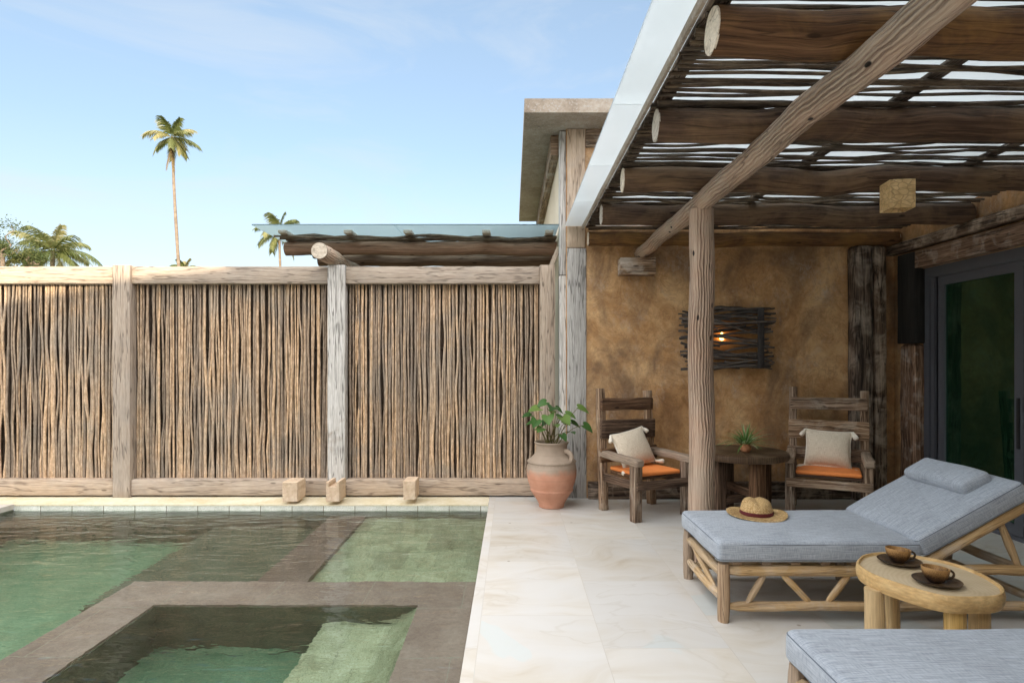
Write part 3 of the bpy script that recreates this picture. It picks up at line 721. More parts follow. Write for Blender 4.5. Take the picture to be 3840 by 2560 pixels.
# ------------------------------------------------------------------ pergola
perg = thing('pergola', 'log pergola roofed with dark sticks and frosted glass over the loungers', 'pergola', (1.317, 4.25, 0))
def rel(p): return V(p) - V((1.317, 4.25, 0))
PX, ZL, RL = 1.317, 2.512, .068
mb = MB(); pole(mb, rel((PX, 4.24, 0)), rel((PX, 4.24, 2.46)), .089, .083, n=40, bend=.005, wob=.005, segs=40); mb.build('post', M['post'], perg)
def log_with_ends(name, mat, par, p0, p1, r0, r1, n=36, bend=.01, wob=.006):
    mb = MB()
    pole(mb, p0, p1, r0, r1, n=n, bend=bend, wob=wob, segs=max(8, int((V(p1) - V(p0)).length / .08)), caps=False)
    o = mb.build(name, mat, par)
    for p, q, r in ((V(p0), V(p1), r0), (V(p1), V(p0), r1)):
        t = (p - q).normalized(); mb = MB()
        pole(mb, p - t * .004, p + t * .003, r * .985, r * .97, n=n, segs=2, wob=.003); mb.build('end_face', M['logend'], o)
    return o
for (ya, yb, ra, rb) in ((6.26, 4.22, .061, .066), (4.262, -1.35, .068, .067)):
    log_with_ends('main_log', M['post'], perg, rel((PX, ya, ZL)), rel((PX, yb, ZL)), ra, rb)
ybeam = [6.19, 5.24, 4.24, 3.27, 2.34, 1.36, .38, -.6]
for k, y in enumerate(ybeam):
    r = (.07, .086, .083, .086, .088, .086, .086, .086)[k]
    log_with_ends('cross_log', M['log'], perg, rel((.775 + rng.uniform(-.01, .01), y, 2.582 + r)), rel((3.92, y + rng.uniform(-.03, .03), 2.585 + r)), r, r * 1.02, bend=.018, wob=.008)
y = -1.2; front = []
while y < 6.24:
    near = min(abs(y - b) for b in ybeam) < .05
    r = rng.uniform(.0075, .013)
    mb = MB()
    z = 2.757 + rng.uniform(-.003, .014)
    pole(mb, rel((.742 + rng.uniform(-.004, .04), y, z)), rel((3.93, y + rng.uniform(-.05, .05), z + rng.uniform(-.004, .006))), r, r * rng.uniform(.7, 1.05), n=7, bend=rng.choice((.006, .010, .014, .022)), knots=.35, segs=34)
    if y > 1.6: mb.build('stick', M['twig'], perg)
    else: front.append(mb)
    y += rng.uniform(.027, .066)
mb = MB()
for q in front:
    b = len(mb.v); mb.v += q.v; mb.f += [tuple(i + b for i in f) for f in q.f]; mb.uv += q.uv; mb.r += q.r
o = mb.build('stick_mat', M['twig'], perg); o['kind'] = 'stuff'
yg = [6.27, 5.32, 4.35, 3.31, 2.34, 1.36, .38, -.6, -1.4]
for a_, b_ in zip(yg, yg[1:]):
    mb = MB(); box(mb, rel((.545, b_ + .004, 2.80)), rel((3.94, a_, 2.812))); mb.build('glass_panel', M['frost'], perg)
# slim battens on the sticks that carry the glass
for x in (.80,):
    mb = MB(); timber(mb, rel((x - .075, 6.25, 2.778)), rel((x - .075, -1.35, 2.778)), .018, .043, bev=.002, seg=.4); mb.build('batten', M['concrete'], perg)

for x in (.80, 2.05, 3.2):  # outer dark batten added to stand for shading at the stick ends
    mb = MB(); timber(mb, rel((x, 6.25, 2.7895)), rel((x, -1.3, 2.7895)), .085, .018, bev=.002, seg=.4); mb.build('batten', M['darkwood'], perg)
# neighbour's pergola beyond the fence
nb = thing('neighbour_pergola', 'smaller log pergola with frosted glass roof seen above the fence', 'pergola', (-1.2, 6.9, 0))
def reln(p): return V(p) - V((-1.2, 6.9, 0))
mb = MB(); box(mb, reln((-2.66, 6.23, 2.80)), reln((-1.2, 8.0, 2.812))); mb.build('glass_panel', M['bluepane'], nb)
mb = MB(); box(mb, reln((-1.196, 6.23, 2.80)), reln((.48, 8.0, 2.812))); mb.build('glass_panel', M['bluepane'], nb)
for (xa, y, r) in ((-2.49, 6.72, .076), (-2.36, 7.46, .078)):
    log_with_ends('cross_log', M['log2'], nb, reln((xa, y, 2.575 + r)), reln((.49, y, 2.575 + r)), r, r, bend=.012)
log_with_ends('main_log', M['post'], nb, reln((-1.89, 5.98, 2.495)), reln((-1.89, 9.2, 2.495)), .082, .084)
mb = MB(); pole(mb, reln((-1.89, 9.0, -.03)), reln((-1.89, 9.0, 2.43)), .09, n=16); mb.build('post', M['post'], nb)
y = 6.5
while y < 7.9:
    mb = MB(); r = rng.uniform(.012, .019)
    pole(mb, reln((-2.55 + rng.uniform(0, .08), y, 2.745)), reln((.48, y + rng.uniform(-.05, .05), 2.745)), r, n=6, bend=.04, knots=.3, segs=24); mb.build('stick', M['twig'], nb)
    y += rng.uniform(.05, .085)
for px in (650, 800, 937, 1117, 1262):
    x = (px - 1176) * 6.45 / K
    mb = MB(); timber(mb, reln((x, 6.42, 2.778)), reln((x, 7.9, 2.778)), .085, .035, bev=.003); mb.build('batten', M['concrete'], nb)

# ------------------------------------------------------------------ villa behind the camera (casts the evening shade)
vil = thing('villa', 'two level rendered villa standing behind the terrace', 'house', (0, -6., 0))
mb = MB()
prof = [(-12, 0), (13, 0), (13, 7.6), (.7, 7.6), (.6, 5.62), (-1.17, 5.40), (-1.77, 5.29), (-6.4, 4.5), (-12, 4.2)]
b0 = 0
for k in (0., 6.):
    for x, z in prof: mb.v.append(V((x + .2756 * k, -.9613 * k, z - .03)))
n = len(prof)
mb.face(tuple(range(n)), tuple(prof), .5); mb.face(tuple(n + i for i in reversed(range(n))), tuple(reversed(prof)), .5)
for i in range(n):
    j = (i + 1) % n; mb.face((j, i, n + i, n + j), ((0, 0), (1, 0), (1, 1), (0, 1)), .5)
mb.build('wall', M['render'], vil)
for x in (-9, -5.5, 1., 4., 8.):
    mb = MB(); box(mb, (x, .005, .3), (x + 1.6, .05, 2.5)); mb.build('window', M['frame'], vil)

# ------------------------------------------------------------------ stone blocks on the ledge
def stone_block(px0, px1, py0, py1, label, hollow=False):
    Y = 6.01 if not hollow else 5.98
    lo = at(px0, py1, Y); hi = at(px1, py0, Y); w = hi.x - lo.x; h = hi.z - lo.z
    t = thing('stone_block', label, 'stone block', ((lo.x + hi.x) / 2, Y + .12, lo.z), 0, 'carved stone blocks on the pool ledge')
    mb = MB(); d = .24; nn = 10
    if not hollow:
        timber(mb, (0, 0, 0), (0, 0, h), w, d, ref=(0, 1, 0), bev=.004, wob=.005, seg=.02)
    else:
        timber(mb, (0, 0, 0), (0, 0, h - .035), w, d, ref=(0, 1, 0), bev=.004, wob=.005, seg=.02)
        for s in (-1, 1): timber(mb, (s * (w / 2 - .014), 0, h - .04), (s * (w / 2 - .014), 0, h + .012), .028, d, ref=(0, 1, 0), bev=.004, wob=.003, seg=.02)
    mb.build('body', M['blockstone'], t)
stone_block(648, 683, 1107, 1152, 'sand coloured stone block under the middle stick panel, left of the notched block')
stone_block(749, 779, 1109, 1152, 'stone block with a notched open top at the foot of the fence post', True)
stone_block(926, 954, 1104, 1147, 'narrow ribbed stone block under the right stick panel, nearest the clay jar')

# ------------------------------------------------------------------ clay jar and plant
JX, JY = .385, 5.93
jar = thing('clay_jar', 'big terracotta jar with greyed shoulder holding a leafy plant beside the column', 'jar', (JX, JY, 0))
k_ = 5.93 / K / (1254 / 400 / .6125)   # zoom px -> metres
prof = [(0, 0), (.118, 0), (.124, .006), (.122, .02), (.135, .055), (.165, .10), (.196, .150), (.204, .162), (.208, .172), (.203, .18), (.206, .19), (.228, .25), (.240, .31), (.243, .36), (.236, .405), (.228, .428), (.234, .436), (.236, .446), (.228, .456), (.212, .468), (.18, .495), (.158, .525), (.150, .56), (.151, .595), (.158, .612), (.166, .618), (.168, .626), (.163, .632), (.152, .630), (.143, .615), (.138, .58), (.0, .578)]
def jarf(p, a, r, z):
    if .158 < z < .176 or .432 < z < .45:
        s = 1 + .018 * max(-.6, math.cos(a * 44)); p.x *= s; p.y *= s
    return p
mb = MB(); lathe(mb, prof, 132, fn=jarf); mb.build('body', M['jar'], jar, 60)
mb = MB(); hp = []
for i in range(13):
    a = -.35 + 3.5 * i / 12; q = V((0, 0, .497)) + V((.168 + .062 * math.sin(a) , 0, .055 * math.cos(a)))
    hp.append(Matrix.Rotation(R(-38), 3, 'Z') @ q)
loft(mb, hp, rrect(.026, .045, .008), [1.] * 13, ref=V((.78, .6, 0))); mb.build('handle', M['jar'], jar)
mb = MB()
lathe(mb, [(.139, .583), (.1, .590), (.05, .594), (0, .596)], 40, fn=lambda p, a, r, z: V((p.x, p.y, z + .008 * noise.noise(p * 60)))); mb.build('gravel', M['soil'], jar)

def heart(mb, base, d, n, L, rnd, fold=.25, cup=.2):
    """heart-shaped leaf: base point, direction, normal"""
    d = d.normalized(); s = d.cross(n).normalized(); n = s.cross(d).normalized()
    out = [(-.18, .22), (-.16, .38), (.02, .5), (.28, .5), (.55, .38), (.8, .18), (1., 0.)]
    b = len(mb.v)
    mid = [0, .0, .02, .28, .55, .8, 1.]
    rows = []
    for (x, w), c in zip(out, mid):
        row = []
        for sgn in (-1, 0, 1):
            xx = c if sgn == 0 else x
            p = base + d * (xx * L) + s * (sgn * w * L * .92) + n * (abs(sgn) * w * fold * L - cup * L * xx * xx)
            mb.v.append(p); row.append(len(mb.v) - 1)
        rows.append(row)
    for k in range(len(rows) - 1):
        for i in range(2):
            q = (rows[k][i], rows[k][i + 1], rows[k + 1][i + 1], rows[k + 1][i])
            mb.face(q, ((0, 0), (1, 0), (1, 1), (0, 1)), rnd)
pl = thing('potted_plant', 'leafy green plant with heart shaped leaves growing in the clay jar', 'plant', (JX, JY, .59))
# leaf tips aimed where the photo shows them: x right, z up (metres from the soil), y toward (-) / away
spots = [(-.12, -.02, .36, .12), (-.05, .03, .42, .11), (.01, -.03, .38, .13), (-.20, -.04, .30, .10), (-.15, -.10, .26, .11), (-.04, -.10, .30, .13), (.10, -.07, .28, .13), (.14, .02, .31, .11), (.05, .05, .36, .09), (.02, -.12, .22, .10), (-.10, -.12, .18, .09), (.20, .04, .22, .10), (.26, .00, .37, .12), (.31, -.02, .20, .11), (.17, -.08, .14, .09), (.09, -.13, .12, .08), (-.09, .1, .16, .08), (-.17, .06, .22, .09), (.07, .1, .27, .1), (.13, .12, .2, .1), (0, .12, .33, .1), (-.03, .05, .25, .1)]
for i, (x, y, z, L) in enumerate(spots):
    mb = MB(); tip = V((x, y, z)); rootp = V((rng.uniform(-.05, .05), rng.uniform(-.04, .04), .0))
    cp = [rootp.lerp(tip, f) + V((0, 0, .05 * math.sin(f * PI))) for f in (0, .2, .4, .6, .8, 1.)]
    loft(mb, cp, circ(5), [.0042, .004, .0036, .0033, .003, .0026], ref=V((.2, 1, .1)))
    st = mb.build('stem', M['stem'], pl)
    mb = MB(); out = V((x, y - .05, 0)); out = out if out.length > .03 else V((rng.uniform(-1, 1), -1, 0))
    heart(mb, tip, out.normalized() + V((rng.uniform(-.4, .4), rng.uniform(-.4, .2), rng.uniform(-.65, .1))), V((rng.uniform(-.35, .35), -.45, 1)), L * 1.04, rng.random())
    mb.build('leaf', M['leaf'], pl, None)

# ------------------------------------------------------------------ chairs
def make_chair(name, label, loc, rz, w, d, hb, dark_slats):
    t = thing(name, label, 'chair', loc, rz, 'rustic timber chairs by the plaster wall')
    for s in (-1, 1):
        mb = MB(); timber(mb, (s * w / 2, d / 2, 0), (s * (w / 2 - .004), d / 2 + .07, hb + (.0 if s < 0 else -.03)), .07, .07, ref=(0, 1, 0), bev=.008, wob=.007, seg=.05); mb.build('back_leg', M['chair'], t)
        mb = MB(); timber(mb, (s * w / 2, -d / 2, 0), (s * w / 2, -d / 2, .50), .08, .08, ref=(0, 1, 0), bev=.008, wob=.005, seg=.05); mb.build('front_leg', M['chair'], t)
        mb = MB(); timber(mb, (s * (w / 2 + .005), d / 2 + .03, .535), (s * (w / 2 + .005), -d / 2 - .075, .52), .085, .065, bev=.014, wob=.008, seg=.05); mb.build('armrest', M['teakleg'], t)
        mb = MB(); timber(mb, (s * (w / 2 + .012), -d / 2 + .034, .318), (s * (w / 2 + .012), d / 2 - .03, .318), .03, .075, bev=.004); mb.build('side_rail', M['chair_dark'], t)
    mb = MB(); timber(mb, (-w / 2 - .03, -d / 2 - .054, .318), (w / 2 + .03, -d / 2 - .054, .318), .028, .075, bev=.004); mb.build('front_rail', M['chair_dark' if dark_slats else 'chair'], t)
    for k in range(4):
        yy = -d / 2 + .06 + (d - .08) * (k + .5) / 4 - .03
        mb = MB(); timber(mb, (-w / 2 + .035 - .0, yy, .368), (w / 2 - .035, yy, .368), (d - .08) / 4 - .006, .028, bev=.006, wob=.004); mb.build('seat_plank', M['chair_dark'], t)
    for k, (z0, z1, ex) in enumerate(((.945, 1.06, .02), (.665, .845, .035), (.46, .585, .045))):
        zc = (z0 + z1) / 2; yy = d / 2 + .07 * zc / hb - .045
        mb = MB(); timber(mb, (-w / 2 - ex, yy, zc + rng.uniform(-.008, .008)), (w / 2 + ex, yy, zc - rng.uniform(-.002, .012)), .03, z1 - z0, bev=.006, wob=.007, seg=.05); mb.build('back_slat', M['chair_dark' if dark_slats else 'chair'], t)
    return t
CH = [('armchair', 'dark slatted timber armchair turned sideways between the column and the log post', (1.237, 5.70, 0), R(26), .57, .49, 1.15, True),
      ('armchair', 'paler grey timber armchair facing out beside the sliding door', (2.925, 5.64, 0), R(-27), .62, .47, 1.16, False)]
where = ['on the dark chair near the clay jar', 'on the pale chair near the sliding door']
for i, c in enumerate(CH):
    make_chair(*c)
    (nm, lb, loc, rz, w, d, hb, dk) = c
    Mz = Matrix.Rotation(rz, 4, 'Z')
    p = Mz @ V((.0, -.005, .383))
    mb = MB(); cushion(mb, (w - .09, d - .05, .036), .016, Matrix(), bulge=.006, n=10)
    o = mb.build('seat_cushion', M['orange'], None); o.location = V(loc) + p; o.rotation_euler = (0, 0, rz); o.location.z = .4
    tag(o, 'flat orange seat pad ' + where[i], 'cushion', 'orange chair pads')
    # throw pillow
    lx, tilt, roll = ((-.03, 24, 10), (.0, 19, -2))[i]
    P = thing('throw_pillow', 'cream linen pillow with corner tassels propped ' + where[i], 'pillow', V(loc) + Mz @ V((lx, .13, .585)), rz, 'linen pillows on the chairs')
    P.rotation_euler = (Matrix.Rotation(rz, 3, 'Z') @ Matrix.Rotation(R(90 - tilt), 3, 'X') @ Matrix.Rotation(R(roll), 3, 'Z')).to_euler()
    mb = MB(); hw = .195; cushion(mb, (hw * 2, hw * 1.8, .15), .03, Matrix(), pinch=.07, wrinkle=.008); mb.build('cover', M['linen'], P, None)
    mb = MB(); loop = []
    for s in range(49):
        f = s / 48 * 4; e = int(f) % 4; g = (f - int(f)) * 2 - 1
        hx_, hy_ = hw, hw * .9
        q = [(g * hx_, -hy_), (hx_, g * hy_), (-g * hx_, hy_), (-hx_, -g * hy_)][e]
        x_, y_ = q[0] * (1 - .07 * (1 - (q[1] / hy_) ** 2)), q[1] * (1 - .07 * (1 - (q[0] / hx_) ** 2))
        loop.append(V((x_, y_, 0)))
    loft(mb, loop, circ(6), [.0075] * len(loop), caps=False, wob=.004); mb.build('trim', M['tassel'], P, None)
    for sx in (-1, 1):
        for sy in (-1, 1):
            mb = MB(); b = V((sx * hw, sy * hw * .9, 0))
            down = V((sx * .45, -.8 if sy > 0 else -.25, .15 if sy > 0 else .35)).normalized()
            cp = [b + down * s for s in (0, .012, .02, .03, .055, .075, .082)]
            loft(mb, cp, circ(12), [.008, .014, .011, .016, .022, .021, .012], ref=V((.3, .2, 1)), wob=.008); mb.build('tassel', M['tassel'], P, 60)

# ------------------------------------------------------------------ round table, small pot
TX, TY = 2.135, 5.68
t = thing('round_table', 'round dark timber table standing between the two chairs', 'table', (TX, TY, 0))
mb = MB(); lathe(mb, [(0, .515), (.39, .515), (.41, .522), (.417, .545), (.412, .572), (.40, .58), (0, .581)], 60, fn=lambda p, a, r, z: V((p.x * (1 + .012 * noise.noise(V((math.cos(a) * 2, math.sin(a) * 2, 0)))), p.y * (1 + .012 * noise.noise(V((math.cos(a) * 2, math.sin(a) * 2, 3)))), z))); mb.build('tabletop', M['table'], t)
for (x, y) in ((-.25, -.1), (.05, -.25), (.25, .1), (-.05, .25)):
    mb = MB(); timber(mb, (x, y, 0), (x, y, .515), .105, .105, ref=V((math.cos(.4), math.sin(.4), 0)), bev=.01, wob=.004); mb.build('leg', M['chair_dark'], t)
for a_, b_ in (((-.25, -.1), (.25, .1)), ((.05, -.25), (-.05, .25))):
    z = .14 if a_[0] < 0 else .22
    mb = MB(); timber(mb, (a_[0] * .82, a_[1] * .82, z), (b_[0] * .82, b_[1] * .82, z), .06, .075); mb.build('stretcher', M['chair_dark'], t)
pt = thing('flower_pot', 'tiny round terracotta pot on the dark round table', 'pot', (2.145, 5.60, .581))
mb = MB(); lathe(mb, [(0, 0), (.032, 0), (.044, .012), (.052, .03), (.05, .048), (.041, .062), (.046, .07), (.042, .073), (.036, .066), (.034, .058), (0, .056)], 32); mb.build('body', M['pot'], pt)
sp = thing('spider_plant', 'tufted spider plant with striped blades in the tiny pot', 'plant', (2.145, 5.60, .638))
for i in range(95):
    mb = MB(); az = rng.random() * 2 * PI; el = rng.uniform(.25, 1.45); L = rng.uniform(.17, .31) * (1.1 if el < .7 else .9); w = rng.uniform(.006, .0105)
    d = V((math.cos(az) * math.cos(el), math.sin(az) * math.cos(el), math.sin(el))); p = V((d.x * .015, d.y * .015, 0)); side = V((-math.sin(az), math.cos(az), 0)); rn = rng.random(); prev = None
    for k in range(8):
        ww = w * (1 - (k / 7) ** 2.2) + .0004
        mb.v += [p - side * ww, p + side * ww]
        if k: mb.face((2 * k - 2, 2 * k - 1, 2 * k + 1, 2 * k), ((0, 0), (1, 0), (1, 1), (0, 1)), rn)
        p = p + d * (L / 7); d = (d + V((0, 0, -.14))).normalized()
    mb.build('blade', M['blade'], sp, None)

# ------------------------------------------------------------------ wall lamp of sticks
wl = thing('wall_lamp', 'lit wall lamp caged in a bundle of dark crooked sticks', 'wall lamp', (2.18, 6.3, 1.64))
mb = MB(); box(mb, (-.3, -.02, -.25), (.42, -.002, .25)); mb.build('back_plate', M['lampback'], wl)
for i in range(58):
    z = -.31 + .63 * (i + rng.uniform(-.6, .6)) / 57; y = -rng.choice((.07, .09, .115, .14))
    if -.13 < z < .1 and i % 5 < 2: continue
    mb = MB(); r = rng.uniform(.0075, .0145)
    xa, xb = -.47 + rng.uniform(-.02, .08), .45 + rng.uniform(-.03, .05)
    if rng.random() < .25: xa = rng.uniform(-.3, .0)
    elif rng.random() < .25: xb = rng.uniform(-.1, .3)
    s = rng.uniform(-.07, .07)
    pole(mb, (xa, y, max(-.31, min(.31, z - s))), (xb, y, max(-.31, min(.31, z + s))), r, r * .75, n=7, bend=.035, knots=.3, segs=16); mb.build('stick', M['lampstick'], wl)
for x in (-.33, .33):
    mb = MB(); timber(mb, (x, -.155, -.30), (x, -.155, .31), .065, .012, ref=(0, 1, 0), bev=.002, wob=.001)
    timber(mb, (x, -.15, .305), (x, 0, .305), .065, .012, bev=.002, wob=.001); timber(mb, (x, -.15, -.295), (x, 0, -.295), .065, .012, bev=.002, wob=.001); mb.build('strap', M['strap'], wl)
mb = MB(); lathe(mb, [(0, -.035), (.014, -.03), (.022, -.015), (.023, 0), (.019, .015), (.011, .03), (.009, .045), (0, .046)], 20, M=Matrix.Translation((-.025, -.04, .02))); mb.build('bulb', M['bulb'], wl)

# ------------------------------------------------------------------ pendant lamp
pd = thing('pendant_lamp', 'square carved honey wood box lamp hanging below the roof sticks', 'pendant lamp', (2.56, 4.05, 2.41), R(-8))
mb = MB()
for s in (-1, 1):
    timber(mb, (s * .071, 0, 0), (s * .071, 0, .185), .012, .154, ref=(0, 1, 0), bev=.002, wob=.003, seg=.02)
    timber(mb, (0, s * .071, 0), (0, s * .071, .185), .129, .012, ref=(0, 1, 0), bev=.002, wob=.003, seg=.02)
timber(mb, (0, 0, .172), (0, 0, .184), .13, .13, ref=(0, 1, 0), bev=.002)
mb.build('lamp_shade', M['pendant'], pd)
mb = MB(); timber(mb, (.01, .07, .14), (.01, .18, .14), .05, .06, bev=.004); mb.build('bracket', M['darkwood'], pd)

# ------------------------------------------------------------------ loungers
def make_lounger(loc, label):
    t = thing('sun_lounger', label, 'sun lounger', loc, 0, 'sun loungers on the terrace')
    yn, yf, x0, x1 = -.315, .345, .045, 1.72
    for (x, y) in ((x0, yn), (x0, yf), (x1, yn), (x1, yf), (1.02, yf - .03)):
        mb = MB(); pole(mb, (x, y, 0), (x, y, .315), .034, .032, n=16, wob=.004, ends=.12, segs=8); mb.build('leg', M['teakleg'], t)
    for y in (yn, yf):
        mb = MB(); pole(mb, (x0 + .02, y, .275), (x1, y, .275), .029, .028, n=14, bend=.006, wob=.004, ends=.35, segs=26); mb.build('rail', M['teak'], t)
        mb = MB(); pole(mb, (x0 + .02, y, .082), (x1, y, .085), .026, n=14, bend=.008, wob=.004, ends=.4, segs=26); mb.build('rail', M['teak'], t)
        zz = [(.27, .17), (.36, .52), (.73, .60), (.86, 1.0), (1.22, 1.1), (1.34, 1.47)]
        for xt, xb in zz:
            mb = MB(); pole(mb, (xt, y, .258), (xb, y, .095), .019, .018, n=10, wob=.003, ends=.5, segs=8); mb.build('brace', M['teak'], t)
    for x in (x0, x1):
        for z, r in ((.255, .027), (.12, .024)):
            mb = MB(); pole(mb, (x, yn + .02, z), (x, yf - .02, z), r, n=12, bend=.008, wob=.004, ends=.35, segs=12); mb.build('rail', M['teak'], t)
    mb = MB(); pole(mb, (x0, yn + .12, .13), (x0, yf - .1, .24), .017, n=10, ends=.4); mb.build('brace', M['teak'], t)
    for k in range(7):
        x = .12 + k * .16
        mb = MB(); timber(mb, (x, yn, .311), (x, yf, .311), .05, .018, bev=.003); mb.build('slat', M['teakleg'], t)
    # back rest
    an = R(29); u = V((math.cos(an), 0, math.sin(an))); nrm = V((-math.sin(an), 0, math.cos(an)))
    o0 = V((1.10, 0, .34))
    for y in (yn - .005, yf):
        mb = MB(); p = o0 + V((0, y, 0)) - nrm * .03; pole(mb, p + u * .02, p + u * .80, .029, .027, n=14, wob=.004, bend=.005, ends=.3, segs=16); mb.build('back_rail', M['teak'], t)
        mb = MB(); q = p + u * .48; pole(mb, q, V((1.66, y * .94, .27)), .022, n=10, ends=.3); mb.build('back_prop', M['teak'], t)
    for s in (.1, .32, .54, .74):
        mb = MB(); p = o0 - nrm * .004 + u * s; timber(mb, p + V((0, yn, 0)), p + V((0, yf, 0)), .05, .016, ref=nrm, bev=.003); mb.build('slat', M['teakleg'], t)
    # cushions
    def pad(L, Mx, nm, bl):
        mb = MB(); cushion(mb, (L, .72, .115), .03, Mx, bulge=bl, n=16, wrinkle=.0045, rnd=.4 + .2 * rng.random()); c = mb.build(nm, M['fabric'], t, None)
        hx, hy = L / 2, .36
        for zz in (.041, -.041):
            mb = MB(); lp = []
            r_ = .03
            for cx_, cy_, a0 in ((1, 1, 0), (-1, 1, 90), (-1, -1, 180), (1, -1, 270)):
                for i in range(5):
                    a = R(a0 + 22.5 * i); lp.append(V((cx_ * (hx - r_) + (r_ - .004) * math.cos(a), cy_ * (hy - r_) + (r_ - .004) * math.sin(a), zz)))
            full = []
            for i in range(len(lp)):
                p, q = lp[i], lp[(i + 1) % len(lp)]
                m_ = max(1, int((q - p).length / .06))
                full += [p.lerp(q, f / m_) for f in range(m_)]
            full.append(full[0])
            full = [Mx @ p for p in full]
            loft(mb, full, circ(6), [.0024] * len(full), ref=(Mx.to_3x3() @ V((0, 0, 1))), caps=False); mb.build('piping', M['piping'], c, None)
    pad(1.10, Matrix.Translation((.55, 0, .384)), 'seat_cushion', .012)
    Rm = Matrix.Rotation(-an, 4, 'Y')
    pad(.66, Matrix.Translation(o0 + u * .345 + nrm * .062) @ Rm, 'back_cushion', .012)
    mb = MB()
    Mx = Matrix.Translation(o0 + u * .525 + nrm * .148 + V((0, .03, 0))) @ Rm
    cushion(mb, (.19, .52, .075), .03, Mx, bulge=.014, n=10, wrinkle=.007); hp = mb.build('head_pillow', M['fabric'], t, None)
    return t
L1 = make_lounger((1.10, 3.615, 0), 'sun lounger with a straw hat lying on its blue grey cushion')
L2 = copy_tree(L1); L2.location = (.985, 1.855, 0); tag(L2, 'nearest sun lounger, cropped at the corner in front of the oval table')
for o in L2.children:
    pass

# ------------------------------------------------------------------ straw hat
HX, HY, HZ = 1.52, 3.79, .449
hat = thing('straw_hat', 'woven straw fedora with maroon band on the lounger cushion', 'hat', (HX, HY, HZ), R(-8))
def hatf(p, a, r, z):
    if z < .02 and r > .1:     # brim: sides curl up, front dips
        f = (r - .1) / .08
        z = z + .017 * f * f * (abs(math.cos(a)) ** 2) + .004 * f * math.sin(a * 3 + 1)
    sx = 1.; sy = 1.06
    if z > .055:
        g = min(1, (z - .055) / .05)
        z = z - .013 * g * math.exp(-(p.x / .022) ** 2) * (1 if r < .085 else .5) + .010 * g * (p.y / .08)
        sx = 1 - .18 * g * max(0, -p.y / .08)
        p = p * 1.
    return V((p.x * sx, p.y * sy, z))
prof = [(.182, .002), (.184, .005), (.181, .008), (.16, .006), (.13, .004), (.108, .006), (.101, .014), (.099, .03), (.096, .05), (.092, .07), (.086, .088), (.076, .101), (.06, .109), (.04, .112), (.02, .112), (0, .112)]
mb = MB(); lathe(mb, prof, 64, fn=hatf); mb.build('crown', M['straw'], hat, 70); hat.scale = (.97, .97, .92)
mb = MB(); lathe(mb, [(.1025, .012), (.1035, .014), (.1005, .036), (.0995, .037)], 64, fn=lambda p, a, r, z: V((p.x, p.y * 1.06, z))); mb.build('band', M['band'], hat)

# ------------------------------------------------------------------ oval side table, cups
ol = [(1.644, 3.06), (1.751, 3.183), (1.887, 3.22), (2.0, 3.16), (2.104, 3.037), (2.122, 2.863), (2.082, 2.70), (2.0, 2.618), (1.896, 2.596), (1.772, 2.605), (1.70, 2.69), (1.633, 2.83), (1.618, 2.95)]
ol = [V((x, y * .9524, 0)) for x, y in ol]
cen = sum(ol, V()) / len(ol)
ol = [p - cen for p in ol]
sm = []
nO = len(ol)
for i in range(nO):
    p0, p1, p2, p3 = ol[i - 1], ol[i], ol[(i + 1) % nO], ol[(i + 2) % nO]
    for k in range(6):
        f = k / 6
        sm.append(.5 * ((2 * p1) + (p2 - p0) * f + (2 * p0 - 5 * p1 + 4 * p2 - p3) * f * f + (3 * p1 - p0 - 3 * p2 + p3) * f ** 3))
for _ in range(3): sm = [(sm[i - 1] + sm[i] * 2 + sm[(i + 1) % len(sm)]) / 4 for i in range(len(sm))]
ang = [math.atan2(p.y, p.x) for p in sm]
if sum(sm[i].cross(sm[(i + 1) % len(sm)]).z for i in range(len(sm))) < 0: sm.reverse()
st = thing('side_table', 'oval tree slab table with log legs holding two coffee cups', 'side table', (cen.x, cen.y, 0))
def oval(mb, rings, cap_in=True):
    b = len(mb.v); n = len(sm)
    for s, z in rings:
        for i, p in enumerate(sm):
            j = 1 + .012 * noise.noise(V((p.x * 14, p.y * 14, z * 20)))
            mb.v.append(V((p.x * s * j, p.y * s * j, z)))
    for k in range(len(rings) - 1):
        for i in range(n):
            j = (i + 1) % n
            mb.face((b + k * n + i, b + k * n + j, b + (k + 1) * n + j, b + (k + 1) * n + i), ((i * .025, rings[k][1] * 1.), ((i + 1) * .025, rings[k][1]), ((i + 1) * .025, rings[k + 1][1]), (i * .025, rings[k + 1][1])), .6)
    for k, rev in ((0, True), (len(rings) - 1, False)):
        idx = [b + k * n + i for i in range(n)]
        if rev: idx.reverse()
        mb.face(tuple(idx), tuple((mb.v[q].x, mb.v[q].y) for q in idx), .6)
mb = MB(); oval(mb, [(.90, .372), (.97, .378), (1., .395), (1.01, .42), (.995, .444), (.985, .449), (.962, .449), (.952, .440), (.93, .436)]); top = mb.build('tabletop', M['slab'], st)
mb = MB(); oval(mb, [(.957, .433), (.955, .4375), (.5, .4378)]); mb.build('top_face', M['slabtop'], top)
for (x, y) in ((1.628, 2.74), (1.815, 2.92), (1.858, 2.555), (2.02, 2.63)):
    mb = MB(); q = V((x, y, 0)) - V((cen.x, cen.y, 0)); pole(mb, q, q + V((0, 0, .385)), .042, .040, n=18, wob=.003, bend=.004, segs=8); mb.build('leg', M['stub'], st)
